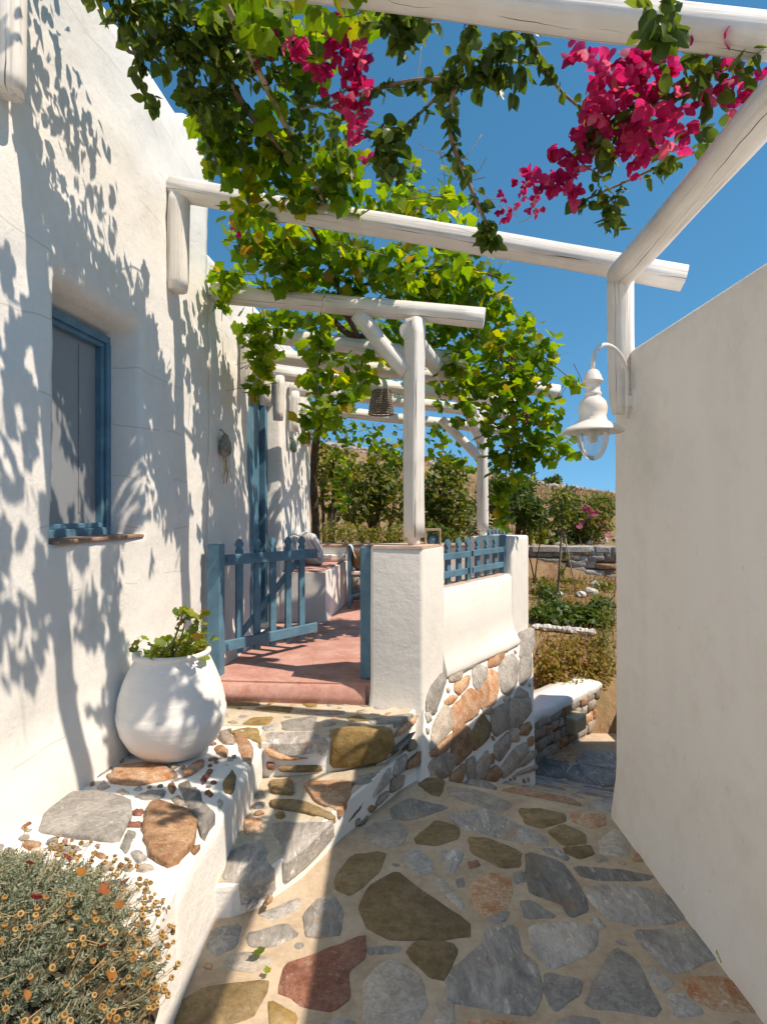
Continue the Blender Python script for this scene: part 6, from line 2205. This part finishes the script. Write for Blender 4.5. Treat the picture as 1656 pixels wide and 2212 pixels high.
ol = tree('oleander_bush', 'oleander bush with pink flowers above the dry stone wall', 'bush', at(1250, 1160, 15.5), [(1250, 1110, 15.5, 45, 38, .8, 420), (1215, 1090, 15.3, 30, 40, .6, 240), (1295, 1100, 15.6, 30, 35, .6, 260), (1275, 1135, 15.2, 40, 28, .6, 260), (1230, 1145, 15.2, 35, 18, .5, 120)], 0.22, LANCE_T, M['tree1'], 0.04)
fo = []
for px, py, n in [(1268, 1096, 8), (1280, 1104, 7), (1262, 1125, 3), (1298, 1130, 4), (1305, 1145, 3), (1245, 1130, 2)]:
    blob(px, py, 14.7, 9, 7, .15, n, 0.16, fo)
foliage(ol, fo, ROUND_T, M['pinkflower'], 60, 'flower')
tree('garden_bush', 'yellow green low bush at the foot of the dark oleander', 'bush', at(1155, 1172, 12.6), [(1160, 1150, 12.6, 22, 22, .3, 150), (1140, 1160, 12.4, 18, 12, .3, 70)], 0.11, BOUG_T, M['tree3'], 0.02, limbs=2)
tree('garden_bush', 'sunny yellow green bushes behind the rear terrace wall', 'bush', at(760, 1172, 9.0), [(760, 1150, 9, 40, 22, .3, 170), (820, 1155, 9, 50, 20, .3, 190), (715, 1150, 9, 25, 25, .25, 110), (860, 1150, 9, 25, 25, .25, 90)], 0.10, LANCE_T, M['tree3'], 0.015, limbs=4)
tree('garden_bush', 'dark low bush behind the parapet railing', 'bush', at(945, 1172, 9.2), [(930, 1150, 9.2, 40, 22, .3, 160), (980, 1160, 9.2, 30, 15, .3, 90)], 0.09, BOUG_T, M['tree1'], 0.015, limbs=3)
tree('hill_tree', 'small windblown tree alone on the hill crest', 'tree', at(1192, 1050, 60), [(1196, 1040, 60, 12, 9, .8, 260), (1184, 1043, 60, 14, 6, .8, 200), (1204, 1034, 60, 5, 6, .4, 70)], 0.45, SMALL_T, M['tree2'], 0.12, limbs=3)

def gY(py):                        # distance at which a picture row meets the garden soil
    return 2.7 / ((py - CY) / F + 0.093)


# young tree with a stake
sy = gY(1290)
sap = thing('sapling', at(1206, 1290, sy), 'thin grey sapling with sparse leaves in the vegetable garden', 'tree')
mb = MB()
mb.tube(smooth_path([at(1205, 1296, sy), at(1208, 1220, sy), at(1213, 1150, sy), at(1212, 1080, sy)]), [0.032, 0.026, 0.02, 0.012], 7)
mb.build('trunk', M['twig'], sap)
so = []
for px, py, rx, ry, n in [(1212, 1095, 24, 26, 70), (1205, 1130, 30, 16, 44), (1235, 1110, 18, 24, 36), (1218, 1070, 14, 14, 24), (1215, 1232, 10, 14, 16), (1222, 1200, 7, 16, 10)]:
    blob(px, py, sy, rx, ry, .15, n, 0.11, so)
foliage(sap, so, BOUG_T, M['tree1'], 60)
stake = MB()
stake.tube([at(1244, 1284, gY(1284)), at(1212, 1120, sy)], 0.014, 6)
tag(stake.build('stake', M['cane']), 'slanting cane stake leaning against the sapling', 'stake')

# planted rows and ground cover
def patch(name, label, cat, blobs, size, templ, mat, singles=0, **kw):
    root = thing(name, at(blobs[0][0], blobs[0][1] + blobs[0][4], blobs[0][2]), label, cat)
    out = []
    for b in blobs: blob(*b[:7], size, out, **kw)
    foliage(root, out, templ, mat, singles, rest='foliage')
    return root


patch('vegetable_plants', 'fresh green vegetable plants beside the sapling foot', 'plants', [(1200, 1318, gY(1335), 50, 20, .5, 420), (1260, 1325, gY(1342), 50, 20, .5, 380), (1175, 1328, gY(1345), 28, 20, .4, 180), (1230, 1338, gY(1350), 60, 14, .4, 280), (1300, 1312, gY(1335), 24, 26, .4, 150), (1180, 1285, gY(1300), 26, 16, .4, 110), (1290, 1335, gY(1350), 30, 16, .4, 160)], 0.095, ROUND_T, M['tree2'], up=0.8)
patch('bushy_herb', 'ochre and pink turning low bush behind the coped wall', 'bush', [(1185, 1440, 7.15, 36, 44, .3, 460), (1235, 1430, 7.3, 50, 46, .35, 620), (1285, 1440, 7.4, 40, 44, .35, 460), (1200, 1396, 7.9, 40, 26, .3, 240), (1255, 1392, 8.0, 50, 24, .3, 260), (1300, 1400, 8.0, 20, 36, .3, 170), (1210, 1472, 7.0, 50, 22, .25, 300), (1270, 1470, 7.15, 40, 22, .25, 240)], 0.058, BOUG_T, M['autumn'])
patch('bushy_herb', 'grey green upright bush at the corner of the cream wall', 'bush', [(1303, 1390, 7.6, 18, 45, .2, 260), (1308, 1340, 7.9, 14, 30, .2, 120), (1312, 1440, 7.4, 12, 40, .2, 120)], 0.07, LANCE_T, M['tree1'], up=0.9, droop=-0.6)
patch('bushy_herb', 'yellow green leaves hanging over the coped rubble wall', 'bush', [(1220, 1478, 6.95, 60, 14, .2, 260), (1290, 1485, 7.2, 26, 22, .2, 180)], 0.052, BOUG_T, M['tree3'])
patch('garden_bush', 'loose green herbs on the soil before the dry stone wall', 'bush', [(1185, 1270, gY(1278), 36, 10, .5, 220), (1170, 1254, gY(1260), 22, 8, .4, 90), (1300, 1262, gY(1270), 22, 10, .5, 130), (1230, 1254, gY(1259), 30, 6, .4, 90)], 0.09, BOUG_T, M['tree1'])
patch('garden_bush', 'rusty orange dry plants around the white garden rocks', 'bush', [(1250, 1270, gY(1278), 40, 10, .5, 240), (1290, 1290, gY(1298), 26, 10, .4, 140), (1235, 1296, gY(1302), 22, 8, .3, 90)], 0.08, LANCE_T, M['autumn'], up=0.9, droop=-0.5)
patch('hillside_scrub', 'low olive scrub scattered over the slope above the dry wall', 'scrub', [(1190, 1150, 20, 30, 12, 1.0, 160), (1300, 1165, 18, 20, 10, .8, 120), (1180, 1110, 26, 24, 12, 1.5, 160), (1310, 1095, 40, 14, 8, 2, 140), (1250, 1075, 48, 40, 6, 3, 220), (1195, 1165, 15, 30, 8, .5, 120), (1290, 1078, 55, 30, 4, 3, 160)], 0.20, SMALL_T, M['tree1'])
patch('hillside_scrub', 'tawny scrub on the far hill seen through the pergola', 'scrub', [(720, 1080, 30, 40, 30, 3, 260), (860, 1000, 34, 60, 20, 3, 260), (960, 1000, 34, 50, 14, 3, 200), (1100, 1040, 36, 60, 14, 3, 220)], 0.28, SMALL_T, M['tree3'])

# dry grass (uncountable)
V, Fc, A = [], [], []
for k in range(14000):
    if k < 5000: x, y = random.uniform(1.6, 6.0), random.uniform(7.6, 13.4)
    else: x, y = random.uniform(-5, 16), random.uniform(14.3, 44)
    z = terrain(x, y)
    h = random.uniform(0.06, 0.20) * (1 if k < 5000 else 1.8)
    d = Vector((random.uniform(-.5, .5), random.uniform(-.5, .5), 1)).normalized()
    w = Vector((random.uniform(-1, 1), random.uniform(-1, 1), 0)).normalized() * 0.009 * (1 if k < 5000 else 2.5)
    p = Vector((x, y, z - 0.01))
    b = len(V)
    V += [tuple(p + w), tuple(p - w), tuple(p + d * h)]
    Fc.append((b, b + 1, b + 2))
    A += [random.random()] * 3
tag(link_mesh('dry_grass', V, Fc, M['grass'], None, False, origin=(4, 11, 0), attr=A), 'dry straw coloured grass over the garden soil', 'grass', kind='stuff')


def rock(p, r, mat, name='rock', sq=0.7):
    vs, fs = [], []
    n, m = 8, 5
    sd_ = random.uniform(0, 50)
    for i in range(m + 1):
        th = math.pi * i / m
        for k in range(n):
            a = 2 * math.pi * k / n
            q = Vector((math.sin(th) * math.cos(a), math.sin(th) * math.sin(a), math.cos(th) * sq))
            q *= r * (1 + 0.45 * noise.noise(q * 1.7 + Vector((sd_, 0, 0))))
            vs.append(Vector(p) + q)
    for i in range(m):
        for k in range(n): fs.append((i * n + k, (i + 1) * n + k, (i + 1) * n + (k + 1) % n, i * n + (k + 1) % n))
    return vs, fs


for k, (px, py, Y, r, lab) in enumerate([(1275, 1280, 10.2, .13, 'biggest white rock lying on the garden soil'), (1255, 1284, 10.2, .09, 'white rock left of the biggest rock in the garden'), (1285, 1262, 10.8, .09, 'white rock behind the biggest rock in the garden'), (1208, 1284, 9.9, .07, 'white rock at the foot of the sapling'), (1205, 1345, 8.4, .06, 'small white stone among the vegetable plants')]):
    vs, fs = rock(at(px, py, gY(py + 6)), r * 1.1, None)
    tag(link_mesh('white_rock', vs, fs, M['wstone'], None, False), lab, 'rock', 'white rocks in the garden')
# white edging stones of the bed
for k in range(11):
    t = k / 10
    p = at(1158 + 118 * t, 1354 + 12 * t, gY(1360 + 12 * t))
    vs, fs = rock(p, random.uniform(0.07, 0.10), None, sq=0.6)
    tag(link_mesh('edging_stone', vs, fs, M['wstone'], None, False), 'white painted edging stone in the row before the vegetable bed', 'stone', 'white edging stones of the vegetable bed')
# rocks along the hill crest and above the dry wall: too many to count
V, Fc = [], []
for k in range(320):
    if k < 260: x, y = random.uniform(-8, 34), random.uniform(56, 63)
    else: x, y = random.uniform(1, 10), random.uniform(14.0, 15.6)
    r = random.uniform(0.15, 0.5) if k < 260 else random.uniform(0.05, 0.14)
    vs, fs = rock((x, y, terrain(x, y) + r * 0.2), r, None)
    b = len(V)
    V += [tuple(v) for v in vs]
    Fc += [tuple(i + b for i in f) for f in fs]
tag(link_mesh('loose_rocks', V, Fc, M['purple'], None, False, origin=(4, 15, 0)), 'loose pale rocks strewn along the hillside', 'rocks', kind='stuff')
